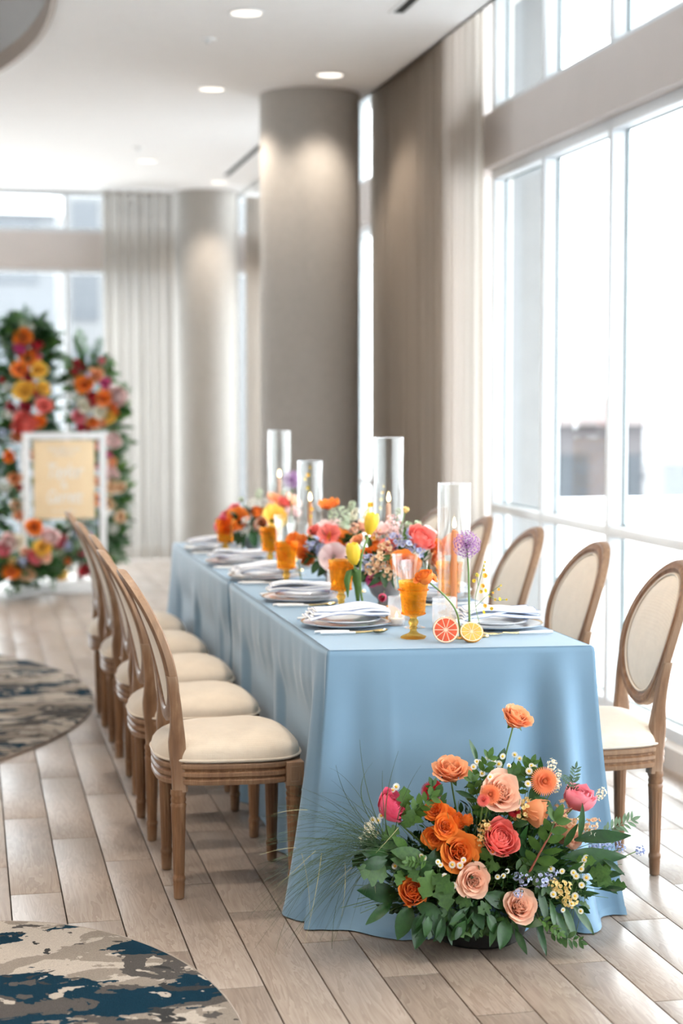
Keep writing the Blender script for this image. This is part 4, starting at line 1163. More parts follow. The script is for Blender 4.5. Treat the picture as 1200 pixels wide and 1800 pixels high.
COLR = {
    'peach': ((0.93, 0.34, 0.12), (0.95, 0.52, 0.29)), 'blush': ((0.92, 0.43, 0.25), (0.95, 0.66, 0.51)), 'orange': ((0.88, 0.20, 0.02), (0.93, 0.31, 0.05)),
    'deep': ((0.80, 0.12, 0.01), (0.92, 0.26, 0.03)), 'coral': ((0.92, 0.14, 0.12), (0.96, 0.31, 0.27)), 'pink': ((0.82, 0.10, 0.20), (0.92, 0.36, 0.42)),
    'hot': ((0.70, 0.03, 0.12), (0.85, 0.15, 0.27)), 'red': ((0.50, 0.015, 0.03), (0.68, 0.04, 0.06)), 'crimson': ((0.30, 0.01, 0.03), (0.48, 0.03, 0.07)),
    'yellow': ((0.90, 0.48, 0.04), (0.95, 0.66, 0.12)), 'lemon': ((0.85, 0.62, 0.03), (0.95, 0.76, 0.10)), 'butter': ((0.90, 0.66, 0.22), (0.94, 0.80, 0.42)), 'cream': ((0.86, 0.80, 0.58), (0.92, 0.90, 0.80)),
    'white': ((0.80, 0.82, 0.72), (0.93, 0.93, 0.90)), 'green': ((0.42, 0.50, 0.30), (0.72, 0.80, 0.66)), 'blue': ((0.36, 0.42, 0.72), (0.66, 0.72, 0.90)), 'lilac': ((0.32, 0.12, 0.38), (0.62, 0.38, 0.66)),
    'straw': ((0.92, 0.34, 0.13), (0.90, 0.30, 0.14)), 'tan': ((0.86, 0.52, 0.28), (0.92, 0.72, 0.50)), 'pale': ((0.92, 0.62, 0.62), (0.96, 0.82, 0.80)), 'magenta': ((0.55, 0.02, 0.22), (0.78, 0.12, 0.36)),
}
for k, (a, b) in COLR.items(): MT['f_' + k] = mat_petal('petal_' + k, a, b)
MT['f_yolk'] = mat('daisy_yolk', (0.85, 0.52, 0.05), 0.8, var=0.2, vscale=300)
MT['leaf'] = mat_leaf('glossy_leaf', (0.008, 0.036, 0.012), (0.030, 0.105, 0.024))
MT['leaf2'] = mat_leaf('soft_leaf', (0.02, 0.070, 0.014), (0.08, 0.18, 0.03), 0.5, 0.3)
MT['leaf3'] = mat_leaf('grey_green_leaf', (0.06, 0.13, 0.075), (0.20, 0.31, 0.19), 0.6, 0.25)
MT['stem'] = mat('green_stem', (0.13, 0.24, 0.06), 0.5, var=0.25, vscale=30)
MT['stem_red'] = mat('reddish_stem', (0.26, 0.07, 0.04), 0.5, var=0.25, vscale=30)
MT['grassblade'] = mat('bear_grass_blade', (0.012, 0.045, 0.018), 0.45, var=0.5, vscale=6, col2=(0.07, 0.13, 0.045))
MT['straw_blade'] = mat('dry_grass_blade', (0.48, 0.44, 0.22), 0.6, var=0.2, vscale=12)
MT['pot'] = mat('black_pot', (0.012, 0.013, 0.013), 0.35, var=0.2)
BLOOM = dict(rose=lambda s: rose_m(28, 1.0, s), bud=lambda s: rose_m(20, 0.45, s), garden=garden_m, peony=lambda s: peony_m(s, 0.5), peonybud=lambda s: peony_m(s, 0.0), ranun=ranun_m, straw=straw_m, tulip=tulip_m, poppy=poppy_m, lowrose=lambda s: rose_m(17, 0.9, s, 4, 4),
             stock=lambda s: floret_cluster(26, 0.62, 1.0, 0.36, s), delph=lambda s: floret_cluster(16, 0.7, 0.95, 0.46, s), hydra=lambda s: floret_cluster(60, 0.95, 0.75, 0.27, s, 4, .85), allium=allium_m, daisy=daisy_m)
NAMES = dict(rose='rose', bud='rose_bud', garden='garden_rose', peony='peony', peonybud='peony_bud', ranun='ranunculus', straw='strawflower', tulip='tulip', poppy='poppy', lowrose='rose', stock='stock_blossom', delph='delphinium_blossom', hydra='hydrangea', allium='allium_head', daisy='daisy')
SIZE = dict(rose=0.66, bud=0.50, garden=0.78, peony=0.72, peonybud=0.52, ranun=0.56, straw=0.55, tulip=0.46, poppy=0.70, lowrose=0.64, stock=0.85, delph=0.95, hydra=1.1, allium=1.05, daisy=0.85)
GROW = dict(stock=1.1, delph=1.1, hydra=1.0, allium=1.0, daisy=1.0, tulip=1.15, straw=1.1)
_cache = {}
def bloom_mesh(kind, colr, var=0):
    key = (kind, colr, var)
    if key not in _cache:
        m = BLOOM[kind](var*7+3)
        _cache[key] = m.mesh(NAMES[kind], [MT['f_'+colr], MT['f_yolk']] if kind == 'daisy' else MT['f_'+colr], True, 0)
    return _cache[key]
def put(root, kind, colr, pos, r, d, var=0, roll=0.0, label=None, stem_to=None, stem_r=0.0022, mid=None):
    """a bloom of radius r at pos, facing d, as a part of root"""
    q = Vector(d).normalized().to_track_quat('Z', 'Y').to_matrix().to_4x4()
    o = link(NAMES[kind], bloom_mesh(kind, colr, var), root)
    off = root.location
    s_ = r/SIZE[kind]*GROW.get(kind, 1.3)
    if kind in ('tulip',): c = Vector((0, 0, -0.55))
    elif kind in ('allium', 'stock', 'delph', 'hydra'): c = Vector((0, 0, 0))
    else: c = Vector((0, 0, -0.30))
    o.matrix_basis = Matrix.Translation(Vector(pos) - off) @ q @ Matrix.Rotation(roll, 4, 'Z') @ Matrix.Scale(s_, 4) @ Matrix.Translation(c)
    if label: o['label'] = label
    if stem_to is not None:
        base = Vector(pos) - Vector(d).normalized()*r*0.45; e = Vector(stem_to); mp = (base+e)/2 if mid is None else Vector(mid)
        st = M(); P = []
        for k in range(9):
            t = k/8; p = base*(1-t)**2 + mp*2*t*(1-t) + e*t*t; P.append((p - off)[:])
        st.tube(P, [stem_r*(0.9+0.2*k/8) for k in range(9)], 6); st.build('stem', MT['stem'], root)
    return o
def frame_mx(a, b, nrm, off):
    a, b = Vector(a), Vector(b); x = (b-a); L_ = x.length; x.normalize(); n_ = Vector(nrm); y = n_.cross(x)
    if y.length < 1e-4: y = Vector((0, 0, 1)).cross(x)
    y.normalize(); z = x.cross(y)
    mx = Matrix(((x.x, y.x, z.x, 0), (x.y, y.y, z.y, 0), (x.z, y.z, z.z, 0), (0, 0, 0, 1)))
    return Matrix.Translation(a-off) @ mx @ Matrix.Scale(L_, 4)
LEAF = {}
def leafmesh(kind, v):
    key = (kind, v)
    if key not in LEAF:
        if kind == 'lance': LEAF[key] = leaf_m(0.26, 0.10+0.08*v, 0.25, 9, v).mesh('leaf', MT['leaf'], True, 0)
        elif kind == 'broad': LEAF[key] = leaf_m(0.50, 0.12+0.1*v, 0.18, 8, v).mesh('leaf', MT['leaf'], True, 0)
        elif kind == 'lobed': LEAF[key] = leaf_m(0.78, 0.10+0.1*v, 0.10, 13, v, 3).mesh('lobed_leaf', MT['leaf2'], True, 0)
        elif kind == 'grey': LEAF[key] = leaf_m(0.36, 0.1+0.1*v, 0.12, 7, v).mesh('leaf', MT['leaf3'], True, 0)
        elif kind == 'soft': LEAF[key] = leaf_m(0.42, 0.1+0.1*v, 0.12, 7, v).mesh('leaf', MT['leaf2'], True, 0)
        elif kind == 'fern': LEAF[key] = sprig_m(8, 0.34, v, True).mesh('fern_sprig', MT['leaf3'], True, 0)
        elif kind == 'sprig': LEAF[key] = sprig_m(6, 0.5, v).mesh('leafy_sprig', MT['leaf2'], True, 0)
    return LEAF[key]
def put_leaf(root, kind, a, b, nrm, v=0):
    nm = {'fern': 'fern_sprig', 'sprig': 'leafy_sprig', 'lobed': 'lobed_leaf'}.get(kind, 'leaf')
    o = link(nm, leafmesh(kind, v), root); o.matrix_basis = frame_mx(a, b, nrm, root.location); return o

# the camera's own ray through a point of the frame: used only to read positions off at a chosen depth y
_f = 3000.0; _yaw = R(12.2912); _pit = R(3.719)
_fw = Vector((math.sin(_yaw)*math.cos(_pit), math.cos(_yaw)*math.cos(_pit), -math.sin(_pit))); _rt = Vector((math.cos(_yaw), -math.sin(_yaw), 0)); _up = _rt.cross(_fw)
EYE = Vector((0, 0, 1.45))
def at(px, py, y):
    d = _fw + _rt*((px-600)/_f) - _up*((py-900)/_f)
    return EYE + d*(y/d.y)
def pxr(px, y): return px*y*0.98/_f            # pixels to metres at depth y
TOCAM = Vector((-0.26, -0.96, 0.0))

# ---- the floor arrangement
FA = thing('floor_flower_arrangement', 'big loose arrangement of peach and orange roses on the floor before the blue tablecloth', 'flower arrangement', (1.33, 4.36, 0))
rnd = random.Random(11)
p = M(); p.lathe([(0.0, 0.0), (0.105, 0.0), (0.12, 0.01), (0.135, 0.05), (0.14, 0.075), (0.132, 0.075), (0.11, 0.02), (0, 0.015)], 40, cap=False); p.build('pot', MT['pot'], FA)
HEART = Vector((1.33, 4.40, 0.09))
def dirn(pos, up=0.35, cam=0.55):
    d = (Vector(pos)-HEART).normalized(); return (d + TOCAM*cam + Vector((0, 0, up))).normalized()
# px, py, radius px, depth y, kind, colour, (tilt hint), label
FLW = [
    (909, 1258, 30, 4.33, 'garden', 'peach', (0.25, -0.45, 0.80), 'tallest peach rose on a long bare stem'),
    (792, 1350, 34, 4.34, 'garden', 'peach', (-0.05, -0.42, 0.88), None),
    (880, 1392, 39, 4.255, 'rose', 'blush', (0.15, -0.80, 0.50), 'blush rose beside the coral strawflowers'),
    (757, 1393, 15, 4.30, 'straw', 'red', (-0.4, -0.8, 0.1), None), (769, 1379, 10, 4.32, 'straw', 'red', (0.3, -0.6, 0.6), None),
    (959, 1373, 20, 4.24, 'straw', 'straw', (0.0, -0.95, 0.25), None), (862, 1396, 15, 4.215, 'straw', 'straw', (-0.2, -0.9, 0.3), None), (848, 1405, 10, 4.215, 'straw', 'coral', (-0.5, -0.6, 0.4), None), (904, 1427, 9, 4.24, 'straw', 'red', (-0.3, -0.9, 0.1), None),
    (764, 1424, 20, 4.27, 'rose', 'deep', (-0.35, -0.8, 0.5), None), (783, 1432, 19, 4.27, 'rose', 'deep', (0.3, -0.85, 0.35), None), (782, 1453, 22, 4.235, 'rose', 'deep', (0.05, -0.95, 0.35), None),
    (764, 1472, 22, 4.25, 'rose', 'deep', (-0.45, -0.85, 0.0), None), (801, 1444, 17, 4.27, 'bud', 'deep', (0.6, -0.6, 0.3), None), (822, 1441, 11, 4.26, 'bud', 'orange', (0.7, -0.5, 0.3), None),
    (806, 1497, 37, 4.23, 'rose', 'orange', (-0.05, -0.93, 0.35), 'large open orange rose with white daisies over it'),
    (880, 1474, 32, 4.215, 'peony', 'coral', (0.08, -0.86, 0.55), 'coral peony in the middle'),
    (687, 1418, 30, 4.30, 'peony', 'hot', (0.55, -0.55, 0.55), 'hot pink peony facing sideways'),
    (1019, 1403, 23, 4.26, 'peonybud', 'pink', (0.15, -0.35, 0.9), 'half-open pink peony bud'),
    (832, 1548, 31, 4.19, 'rose', 'blush', (-0.02, -0.97, 0.22), 'pale peach rose seen full face'),
    (913, 1594, 32, 4.175, 'rose', 'blush', (0.05, -0.80, 0.55), None),
    (728, 1567, 29, 4.225, 'bud', 'orange', (-0.30, -0.75, 0.50), 'orange rose low at the edge'),
    (945, 1427, 26, 4.24, 'bud', 'peach', (0.75, -0.45, -0.1), None),
    (1000, 1470, 24, 4.27, 'bud', 'blush', (0.4, -0.7, 0.3), None),
    (852, 1456, 16, 4.24, 'stock', 'butter', (0, -0.6, 0.6), None), (846, 1478, 14, 4.23, 'stock', 'butter', (0, -0.6, 0.6), None), (916, 1430, 20, 4.25, 'stock', 'butter', (0.2, -0.6, 0.6), None), (925, 1412, 14, 4.27, 'stock', 'butter', (0.2, -0.6, 0.6), None),
    (985, 1563, 20, 4.19, 'stock', 'butter', (0.3, -0.7, 0.4), None), (1000, 1585, 15, 4.185, 'stock', 'butter', (0.4, -0.7, 0.0), None), (970, 1555, 13, 4.19, 'stock', 'butter', (0.3, -0.7, 0.4), None),
    (990, 1418, 16, 4.28, 'stock', 'tan', (0.2, -0.6, 0.7), None), (985, 1440, 18, 4.26, 'stock', 'tan', (0.2, -0.6, 0.7), None), (1003, 1452, 18, 4.26, 'stock', 'tan', (0.2, -0.6, 0.7), None), (1038, 1452, 17, 4.28, 'stock', 'tan', (0.4, -0.6, 0.6), None), (1033, 1470, 15, 4.27, 'stock', 'cream', (0.4, -0.6, 0.6), None),
    (975, 1380, 14, 4.28, 'stock', 'cream', (0.2, -0.5, 0.7), None), (970, 1345, 11, 4.29, 'stock', 'cream', (0.1, -0.4, 0.9), None), (980, 1362, 9, 4.29, 'stock', 'cream', (0.1, -0.4, 0.9), None), (1056, 1395, 12, 4.30, 'stock', 'cream', (0.5, -0.4, 0.7), None),
    (650, 1465, 16, 4.30, 'stock', 'cream', (-0.5, -0.6, 0.4), None), (640, 1478, 12, 4.30, 'stock', 'cream', (-0.6, -0.6, 0.2), None), (648, 1452, 9, 4.31, 'stock', 'cream', (-0.6, -0.5, 0.5), None),
    (922, 1546, 14, 4.19, 'delph', 'blue', (0, -0.8, 0.4), None), (908, 1540, 11, 4.20, 'delph', 'blue', (-0.2, -0.8, 0.4), None), (950, 1548, 17, 4.185, 'delph', 'blue', (0.2, -0.8, 0.4), None), (968, 1535, 14, 4.20, 'delph', 'blue', (0.2, -0.8, 0.4), None), (910, 1570, 10, 4.17, 'delph', 'blue', (0, -0.8, 0.2), None),
    (1045, 1488, 14, 4.26, 'delph', 'blue', (0.4, -0.7, 0.3), None), (1065, 1490, 12, 4.27, 'delph', 'blue', (0.5, -0.7, 0.3), None), (1090, 1492, 10, 4.29, 'delph', 'blue', (0.6, -0.7, 0.3), None), (1125, 1495, 11, 4.31, 'delph', 'blue', (0.7, -0.6, 0.2), None), (1085, 1478, 7, 4.29, 'delph', 'blue', (0.6, -0.7, 0.3), None),
]
for i, (px, py, rp, y, kind, colr, d, lab) in enumerate(FLW):
    pos = at(px, py, y); small = kind in ('stock', 'delph')
    to = HEART + Vector((rnd.uniform(-.06, .06), rnd.uniform(-.03, .03), rnd.uniform(-0.02, .04)))
    mid = (pos*0.55 + to*0.45) + Vector((0, 0.01, -0.03 if not i == 0 else 0.0))
    put(FA, kind, colr, pos, pxr(rp, y), d, i % 3, rnd.uniform(0, 6), lab, to, 0.0016 if small else 0.0026, mid)
    if kind in ('garden', 'rose', 'bud'):                        # sepals under the bloom
        dd = Vector(d).normalized(); b = pos - dd*pxr(rp, y)*0.42
        for k in range(4):
            a = k*PI/2 + i; e1 = dd.orthogonal().normalized(); e2 = dd.cross(e1); o_ = (e1*math.cos(a)+e2*math.sin(a))
            put_leaf(FA, 'soft', b, b + o_*pxr(rp, y)*0.75 - dd*pxr(rp, y)*0.25, dd, 0)
# daisies: (px, py, y)
DZ = [(847,1359,4.30),(876,1343,4.31),(868,1336,4.31),(858,1331,4.31),(838,1338,4.31),(832,1348,4.30),(842,1341,4.31),(895,1346,4.29),(884,1330,4.32),(893,1358,4.28),(913,1334,4.30),(904,1327,4.31),(930,1355,4.27),(934,1346,4.28),(925,1336,4.30),(938,1349,4.28),(928,1377,4.25),(862,1366,4.25),
      (794,1520,4.195),(808,1521,4.195),(786,1553,4.19),(782,1540,4.19),(796,1556,4.185),(777,1558,4.19),(815,1512,4.20),(774,1520,4.2),(885,1540,4.19),(874,1541,4.19),(866,1497,4.2),(892,1531,4.2),
      (1012,1540,4.18),(1008,1534,4.185),(1030,1543,4.18),(1021,1527,4.19),(1022,1520,4.19),(1030,1508,4.2),(968,1527,4.19),(988,1532,4.19),(1005,1588,4.17),(1010,1575,4.17),(1022,1556,4.18),(990,1600,4.165),(1020,1602,4.17),(972,1572,4.17),(1026,1512,4.2),
      (670,1434,4.28),(664,1443,4.28),(655,1441,4.29),(674,1421,4.28),(697,1383,4.32),(690,1388,4.32),(745,1508,4.21),(770,1515,4.2),(700,1517,4.24),(705,1510,4.24),(694,1522,4.24),(740,1505,4.22)]
for i, (px, py, y) in enumerate(DZ):
    pos = at(px, py, y); d = (TOCAM + Vector((rnd.uniform(-.5, .5), 0, rnd.uniform(-.1, .7))))
    to = pos + Vector((rnd.uniform(-.02, .02), 0.05, -0.09)); to.z = max(to.z, 0.04)
    put(FA, 'daisy', 'white', pos, pxr(rnd.uniform(5.0, 7.2), y), d, i % 3, 0, None, to, 0.0008)
# large leaves: base px, tip px, depth of base and tip, face hint
LV = [('lance',1005,1478,1110,1463,4.25,4.23,(0,-0.7,0.7)),('lance',985,1508,1104,1500,4.23,4.20,(0,-0.8,0.5)),('lance',1000,1530,1072,1520,4.22,4.19,(0.1,-0.9,0.3)),('lance',1058,1510,1100,1536,4.21,4.18,(0,-0.6,0.8)),('lance',1015,1476,1032,1418,4.24,4.20,(0.5,-0.85,0)),
      ('lance',990,1490,1012,1452,4.24,4.21,(-0.5,-0.8,0)),('broad',940,1400,975,1432,4.25,4.22,(0,-0.8,0.5)),('broad',930,1408,952,1375,4.26,4.25,(-0.4,-0.8,0.2)),('lance',950,1330,948,1372,4.30,4.29,(-0.7,-0.7,0)),('lance',838,1342,828,1300,4.33,4.32,(0.5,-0.8,0)),('broad',872,1352,890,1318,4.34,4.33,(0.3,-0.8,0.3)),
      ('broad',900,1590,860,1575,4.20,4.16,(0,-0.9,0.2)),('broad',905,1618,952,1622,4.18,4.13,(0.0,-0.75,0.6)),('lance',875,1610,862,1660,4.19,4.14,(-0.3,-0.9,0.1)),('broad',890,1612,886,1662,4.18,4.12,(0,-0.95,0.1)),('lance',905,1632,925,1676,4.17,4.11,(-0.2,-0.9,0.1)),('lance',940,1620,965,1674,4.18,4.11,(0.3,-0.9,0.1)),
      ('lance',945,1560,968,1622,4.19,4.14,(0.2,-0.9,0.2)),('lance',965,1580,978,1630,4.19,4.14,(0.3,-0.9,0)),('lance',985,1588,1018,1648,4.19,4.14,(0.3,-0.85,0.3)),('lance',1005,1590,1050,1638,4.19,4.15,(0.2,-0.8,0.5)),('lance',1015,1572,1052,1568,4.20,4.16,(0,-0.6,0.8)),('lance',975,1600,1000,1655,4.18,4.13,(0.2,-0.9,0.1)),
      ('broad',700,1575,642,1560,4.26,4.22,(0,-0.8,0.5)),('lance',690,1585,645,1622,4.26,4.20,(-0.3,-0.8,0.3)),('broad',722,1590,700,1648,4.23,4.18,(-0.3,-0.9,0.1)),('broad',745,1600,735,1662,4.21,4.15,(-0.1,-0.95,0.1)),('broad',765,1600,775,1655,4.20,4.15,(0,-0.95,0.1)),('broad',790,1595,810,1640,4.20,4.15,(0.1,-0.95,0.1)),('broad',730,1590,780,1610,4.21,4.17,(0,-0.9,0.3)),('broad',828,1590,850,1632,4.20,4.15,(0.1,-0.95,0.2)),
      ('broad',790,1490,750,1520,4.25,4.22,(-0.2,-0.9,0.2)),('broad',760,1500,735,1540,4.25,4.21,(-0.2,-0.9,0.2)),('lance',900,1500,930,1455,4.25,4.21,(0.3,-0.9,0)),('lance',930,1520,912,1470,4.24,4.20,(0,-0.95,0)),('lance',940,1530,958,1480,4.24,4.20,(0.2,-0.95,0)),('broad',935,1480,972,1508,4.24,4.20,(0.2,-0.9,0.2)),('lance',960,1440,985,1478,4.25,4.22,(0.2,-0.9,0.2)),('broad',900,1450,925,1445,4.25,4.22,(0,-0.9,0.4)),
      ('broad',640,1495,700,1505,4.29,4.25,(-0.1,-0.9,0.4)),('broad',705,1500,660,1525,4.27,4.23,(-0.2,-0.9,0.3)),('broad',740,1500,700,1535,4.25,4.21,(-0.1,-0.9,0.3)),('lance',880,1380,905,1340,4.32,4.30,(0.2,-0.9,0)),('lance',815,1385,852,1372,4.30,4.28,(0,-0.8,0.5)),('lance',800,1390,835,1402,4.29,4.26,(0,-0.9,0.3)),('lance',940,1600,955,1645,4.19,4.13,(0.1,-0.95,0.1)),
      ('lobed',760,1530,745,1580,4.21,4.17,(-0.1,-0.95,0.2)),('lobed',775,1545,790,1600,4.20,4.16,(0,-0.95,0.2)),('lobed',760,1540,800,1570,4.20,4.16,(0,-0.95,0.2)),('lobed',720,1525,735,1550,4.22,4.19,(0,-0.9,0.3)),('lobed',705,1530,700,1555,4.23,4.20,(0,-0.9,0.3)),('lobed',690,1480,665,1500,4.27,4.24,(-0.2,-0.9,0.3)),('lobed',700,1455,672,1475,4.28,4.25,(-0.2,-0.9,0.3)),('lobed',710,1455,728,1425,4.28,4.26,(0.1,-0.9,0.3)),('lobed',712,1420,711,1382,4.30,4.29,(0,-0.95,0)),('lobed',730,1440,745,1412,4.29,4.27,(0.2,-0.9,0.2)),
      ('lobed',845,1510,868,1490,4.22,4.19,(0,-0.9,0.3)),('lobed',850,1520,880,1525,4.21,4.18,(0,-0.9,0.3)),('lobed',800,1580,830,1590,4.19,4.16,(0,-0.9,0.3)),('lobed',640,1500,622,1520,4.29,4.26,(-0.3,-0.9,0.2)),('lobed',655,1500,640,1478,4.29,4.27,(-0.3,-0.9,0.2)),
      ('fern',1000,1400,1012,1350,4.28,4.27,(0,-0.9,0.2)),('fern',1050,1468,1112,1440,4.28,4.27,(0,-0.8,0.5)),('fern',985,1360,1005,1380,4.28,4.26,(0,-0.9,0.2)),('sprig',925,1545,978,1440,4.22,4.18,(0,-0.95,0.2)),('sprig',905,1500,960,1560,4.22,4.18,(0,-0.95,0.2)),('sprig',960,1640,1020,1655,4.16,4.13,(0,-0.7,0.7)),('sprig',940,1610,985,1640,4.17,4.13,(0,-0.7,0.7)),('sprig',700,1450,760,1400,4.29,4.27,(0,-0.9,0.3)),('sprig',780,1440,760,1380,4.29,4.28,(0,-0.9,0.3)),('sprig',850,1440,830,1370,4.28,4.27,(0,-0.9,0.3)),('sprig',870,1440,905,1365,4.28,4.27,(0,-0.9,0.3)),('sprig',905,1400,935,1340,4.29,4.28,(0,-0.9,0.3)),('sprig',830,1400,860,1330,4.31,4.30,(0,-0.9,0.3)),('sprig',870,1390,925,1345,4.30,4.29,(0,-0.9,0.3))]
for i, (k, x0, y0, x1, y1, d0, d1, n_) in enumerate(LV):
    put_leaf(FA, k, at(x0, y0, d0), at(x1, y1, d1), n_, i % 3)
rl = random.Random(77)
for k in range(210):
    a = rl.uniform(0.05, PI-0.05) if k % 3 else rl.uniform(PI, 2*PI); q = rl.uniform(0.55, 1.0)
    px, py = 880 + math.cos(a)*205*q, 1530 - math.sin(a)*(175 if a < PI else 95)*q; y = 4.20 + 0.12*max(0, (1560-py)/220) + rl.uniform(-.015, .02)
    if py > 1640: py = 1640
    aa = a + rl.uniform(-.7, .7); L_ = rl.uniform(30, 58)
    b_ = at(px + math.cos(aa)*L_, min(py - math.sin(aa)*L_*0.8, 1662), y - 0.03)
    b_.z = max(b_.z, 0.008)
    ex, ey = px + math.cos(aa)*L_, py - math.sin(aa)*L_*0.8
    if any(math.hypot(f_[0]-qx, f_[1]-qy) < f_[2]*1.25 + 8 for f_ in FLW for qx, qy in ((px, py), (ex, ey), ((px+ex)/2, (py+ey)/2))): continue
    put_leaf(FA, ('lance', 'soft', 'broad', 'lobed', 'sprig', 'lobed')[k % 6], at(px, py, y), b_, (rl.uniform(-.4, .4), -0.85, rl.uniform(0, .6)), k % 3)
for k in range(34):                                             # dark leaves hanging over the pot
    px = 742 + 160*((k*0.618) % 1.0); py = rl.uniform(1598, 1632); y = rl.uniform(4.165, 4.20)
    b_ = at(px + rl.uniform(-28, 28), min(py + rl.uniform(22, 42), 1662), y - rl.uniform(0.005, 0.03)); b_.z = max(b_.z, 0.006)
    put_leaf(FA, ('broad', 'lance')[k % 2], at(px, py, y), b_, (rl.uniform(-.5, .5), -0.9, rl.uniform(-.1, .4)), k % 3)
# stem of the reddish branch
st = M(); P = [(at(x, y, d) - FA.location)[:] for x, y, d in ((924, 1545, 4.20), (945, 1505, 4.19), (965, 1470, 4.19), (985, 1435, 4.20), (1005, 1420, 4.21))]
st.tube(P, [0.003, 0.0028, 0.0024, 0.002, 0.0014], 6); st.build('branch', MT['stem_red'], FA)
# dense inner foliage, too fine to pick apart
fo = M(); base = [leaf_m(0.45, 0.2, 0.15, 5), leaf_m(0.7, 0.2, 0.1, 7, 0, 3), leaf_m(0.3, 0.15, 0.2, 5)]
def blob_leaf(m, c, d, L_, k, mt):
    q = Vector(d).normalized(); T = Matrix.Translation(c) @ q.to_track_quat('X', 'Z').to_matrix().to_4x4() @ Matrix.Rotation(rnd.uniform(0, 6.28), 4, 'X') @ Matrix.Scale(L_, 4)
    m.merge(base[k], T, mt)
for k in range(2300):
    a = rnd.uniform(0, 2*PI); e = rnd.uniform(-0.25, 1.0); q = rnd.uniform(0.35, 1.0)
    d = Vector((math.cos(a)*math.sqrt(max(0, 1-e*e)), math.sin(a)*math.sqrt(max(0, 1-e*e)), e))
    c = Vector((1.345 + d.x*0.27*q, 4.335 + d.y*0.15*q, 0.135 + d.z*0.235*q))
    if c.z > 0.20 and abs(c.x-1.345) > 0.26 - 0.9*(c.z-0.20): continue
    if c.z < 0.025: c.z = rnd.uniform(0.025, 0.06)
    dd = d + Vector((rnd.uniform(-.6, .6), rnd.uniform(-.6, .2), rnd.uniform(-.5, .5)))
    blob_leaf(fo, c - FA.location, dd, rnd.uniform(0.018, 0.044), rnd.choice((0, 1, 1, 2)), rnd.choice((0, 0, 0, 1)))
tag(fo.build('foliage', [MT['leaf'], MT['leaf2']], FA, sharp=0), kind='stuff')
tw = M()
for k in range(150):                                             # thin flower stalks and tendrils between the blooms
    a = rnd.uniform(0, PI); s0 = HEART + Vector((rnd.uniform(-.1, .1), rnd.uniform(-.06, .04), 0.02))
    r_ = rnd.uniform(0.18, 0.30); e_ = s0 + Vector((math.cos(a)*r_*1.15, -0.06-rnd.random()*0.10, math.sin(a)*r_))
    tw.tube([(s0-FA.location)[:], ((s0+e_)/2 + Vector((0, 0, 0.02)) - FA.location)[:], (e_-FA.location)[:]], [0.0016, 0.0012, 0.0007], 4, cap=False)
tag(tw.build('stalks', MT['stem'], FA, sharp=0), kind='stuff')
# bear grass fanning out to one side
gr = M(); gs = M()
def blade(m, s0, mid, e, w):
    P = []
    for k in range(13):
        t = k/12; p_ = s0*(1-t)**2 + mid*2*t*(1-t) + e*t*t; P.append((p_ - FA.location)[:])
    m.tube(P, [w*(1-0.75*(k/12)**1.5) for k in range(13)], 4, cap=False, flat=0.5)
for k in range(140):
    s0 = at(rnd.uniform(655, 720), rnd.uniform(1478, 1530), rnd.uniform(4.26, 4.34))
    a = R(rnd.gauss(178, 27)); L_ = rnd.uniform(80, 235); x1 = 680 + L_*math.cos(a); y1 = 1500 - L_*math.sin(a)*0.9
    droop = rnd.uniform(0, 1)**1.3*120
    y = rnd.uniform(4.12, 4.36)
    mid = at((680+x1)/2, (1500+y1)/2 - 28 - droop*0.25, y); e = at(x1 - droop*0.15, min(y1 + droop, 1668), y - 0.02)
    if e.z < 0.01: e.z = 0.01
    blade(gr, s0, mid, e, rnd.uniform(0.0010, 0.0017))
for (x1, y1, mx, my) in ((632, 1300, 640, 1420), (560, 1395, 620, 1380), (590, 1345, 610, 1440), (655, 1340, 600, 1400), (495, 1500, 600, 1490), (540, 1390, 590, 1400), (700, 1320, 660, 1440), (740, 1345, 700, 1400), (672, 1355, 670, 1440), (520, 1590, 560, 1500), (470, 1620, 540, 1500), (483, 1680, 520, 1500), (583, 1668, 585, 1500)):
    blade(gr, at(690, 1490, 4.28), at(mx, my, 4.24), at(x1, y1, 4.22), 0.0016)
for (x0, y0, x1, y1) in ((520, 1490, 455, 1503), (540, 1424, 480, 1431), (606, 1515, 600, 1612), (565, 1500, 535, 1660), (640, 1500, 660, 1570), (530, 1500, 545, 1610), (700, 1455, 660, 1500), (618, 1525, 580, 1560), (555, 1495, 480, 1565)):
    blade(gs, at(x0, y0, 4.24), at((x0+x1)/2+6, (y0+y1)/2-6, 4.22), at(x1, y1, 4.20), 0.0013)
tag(gr.build('bear_grass', MT['grassblade'], FA, sharp=0), kind='stuff'); tag(gs.build('dry_grass', MT['straw_blade'], FA, sharp=0), kind='stuff')

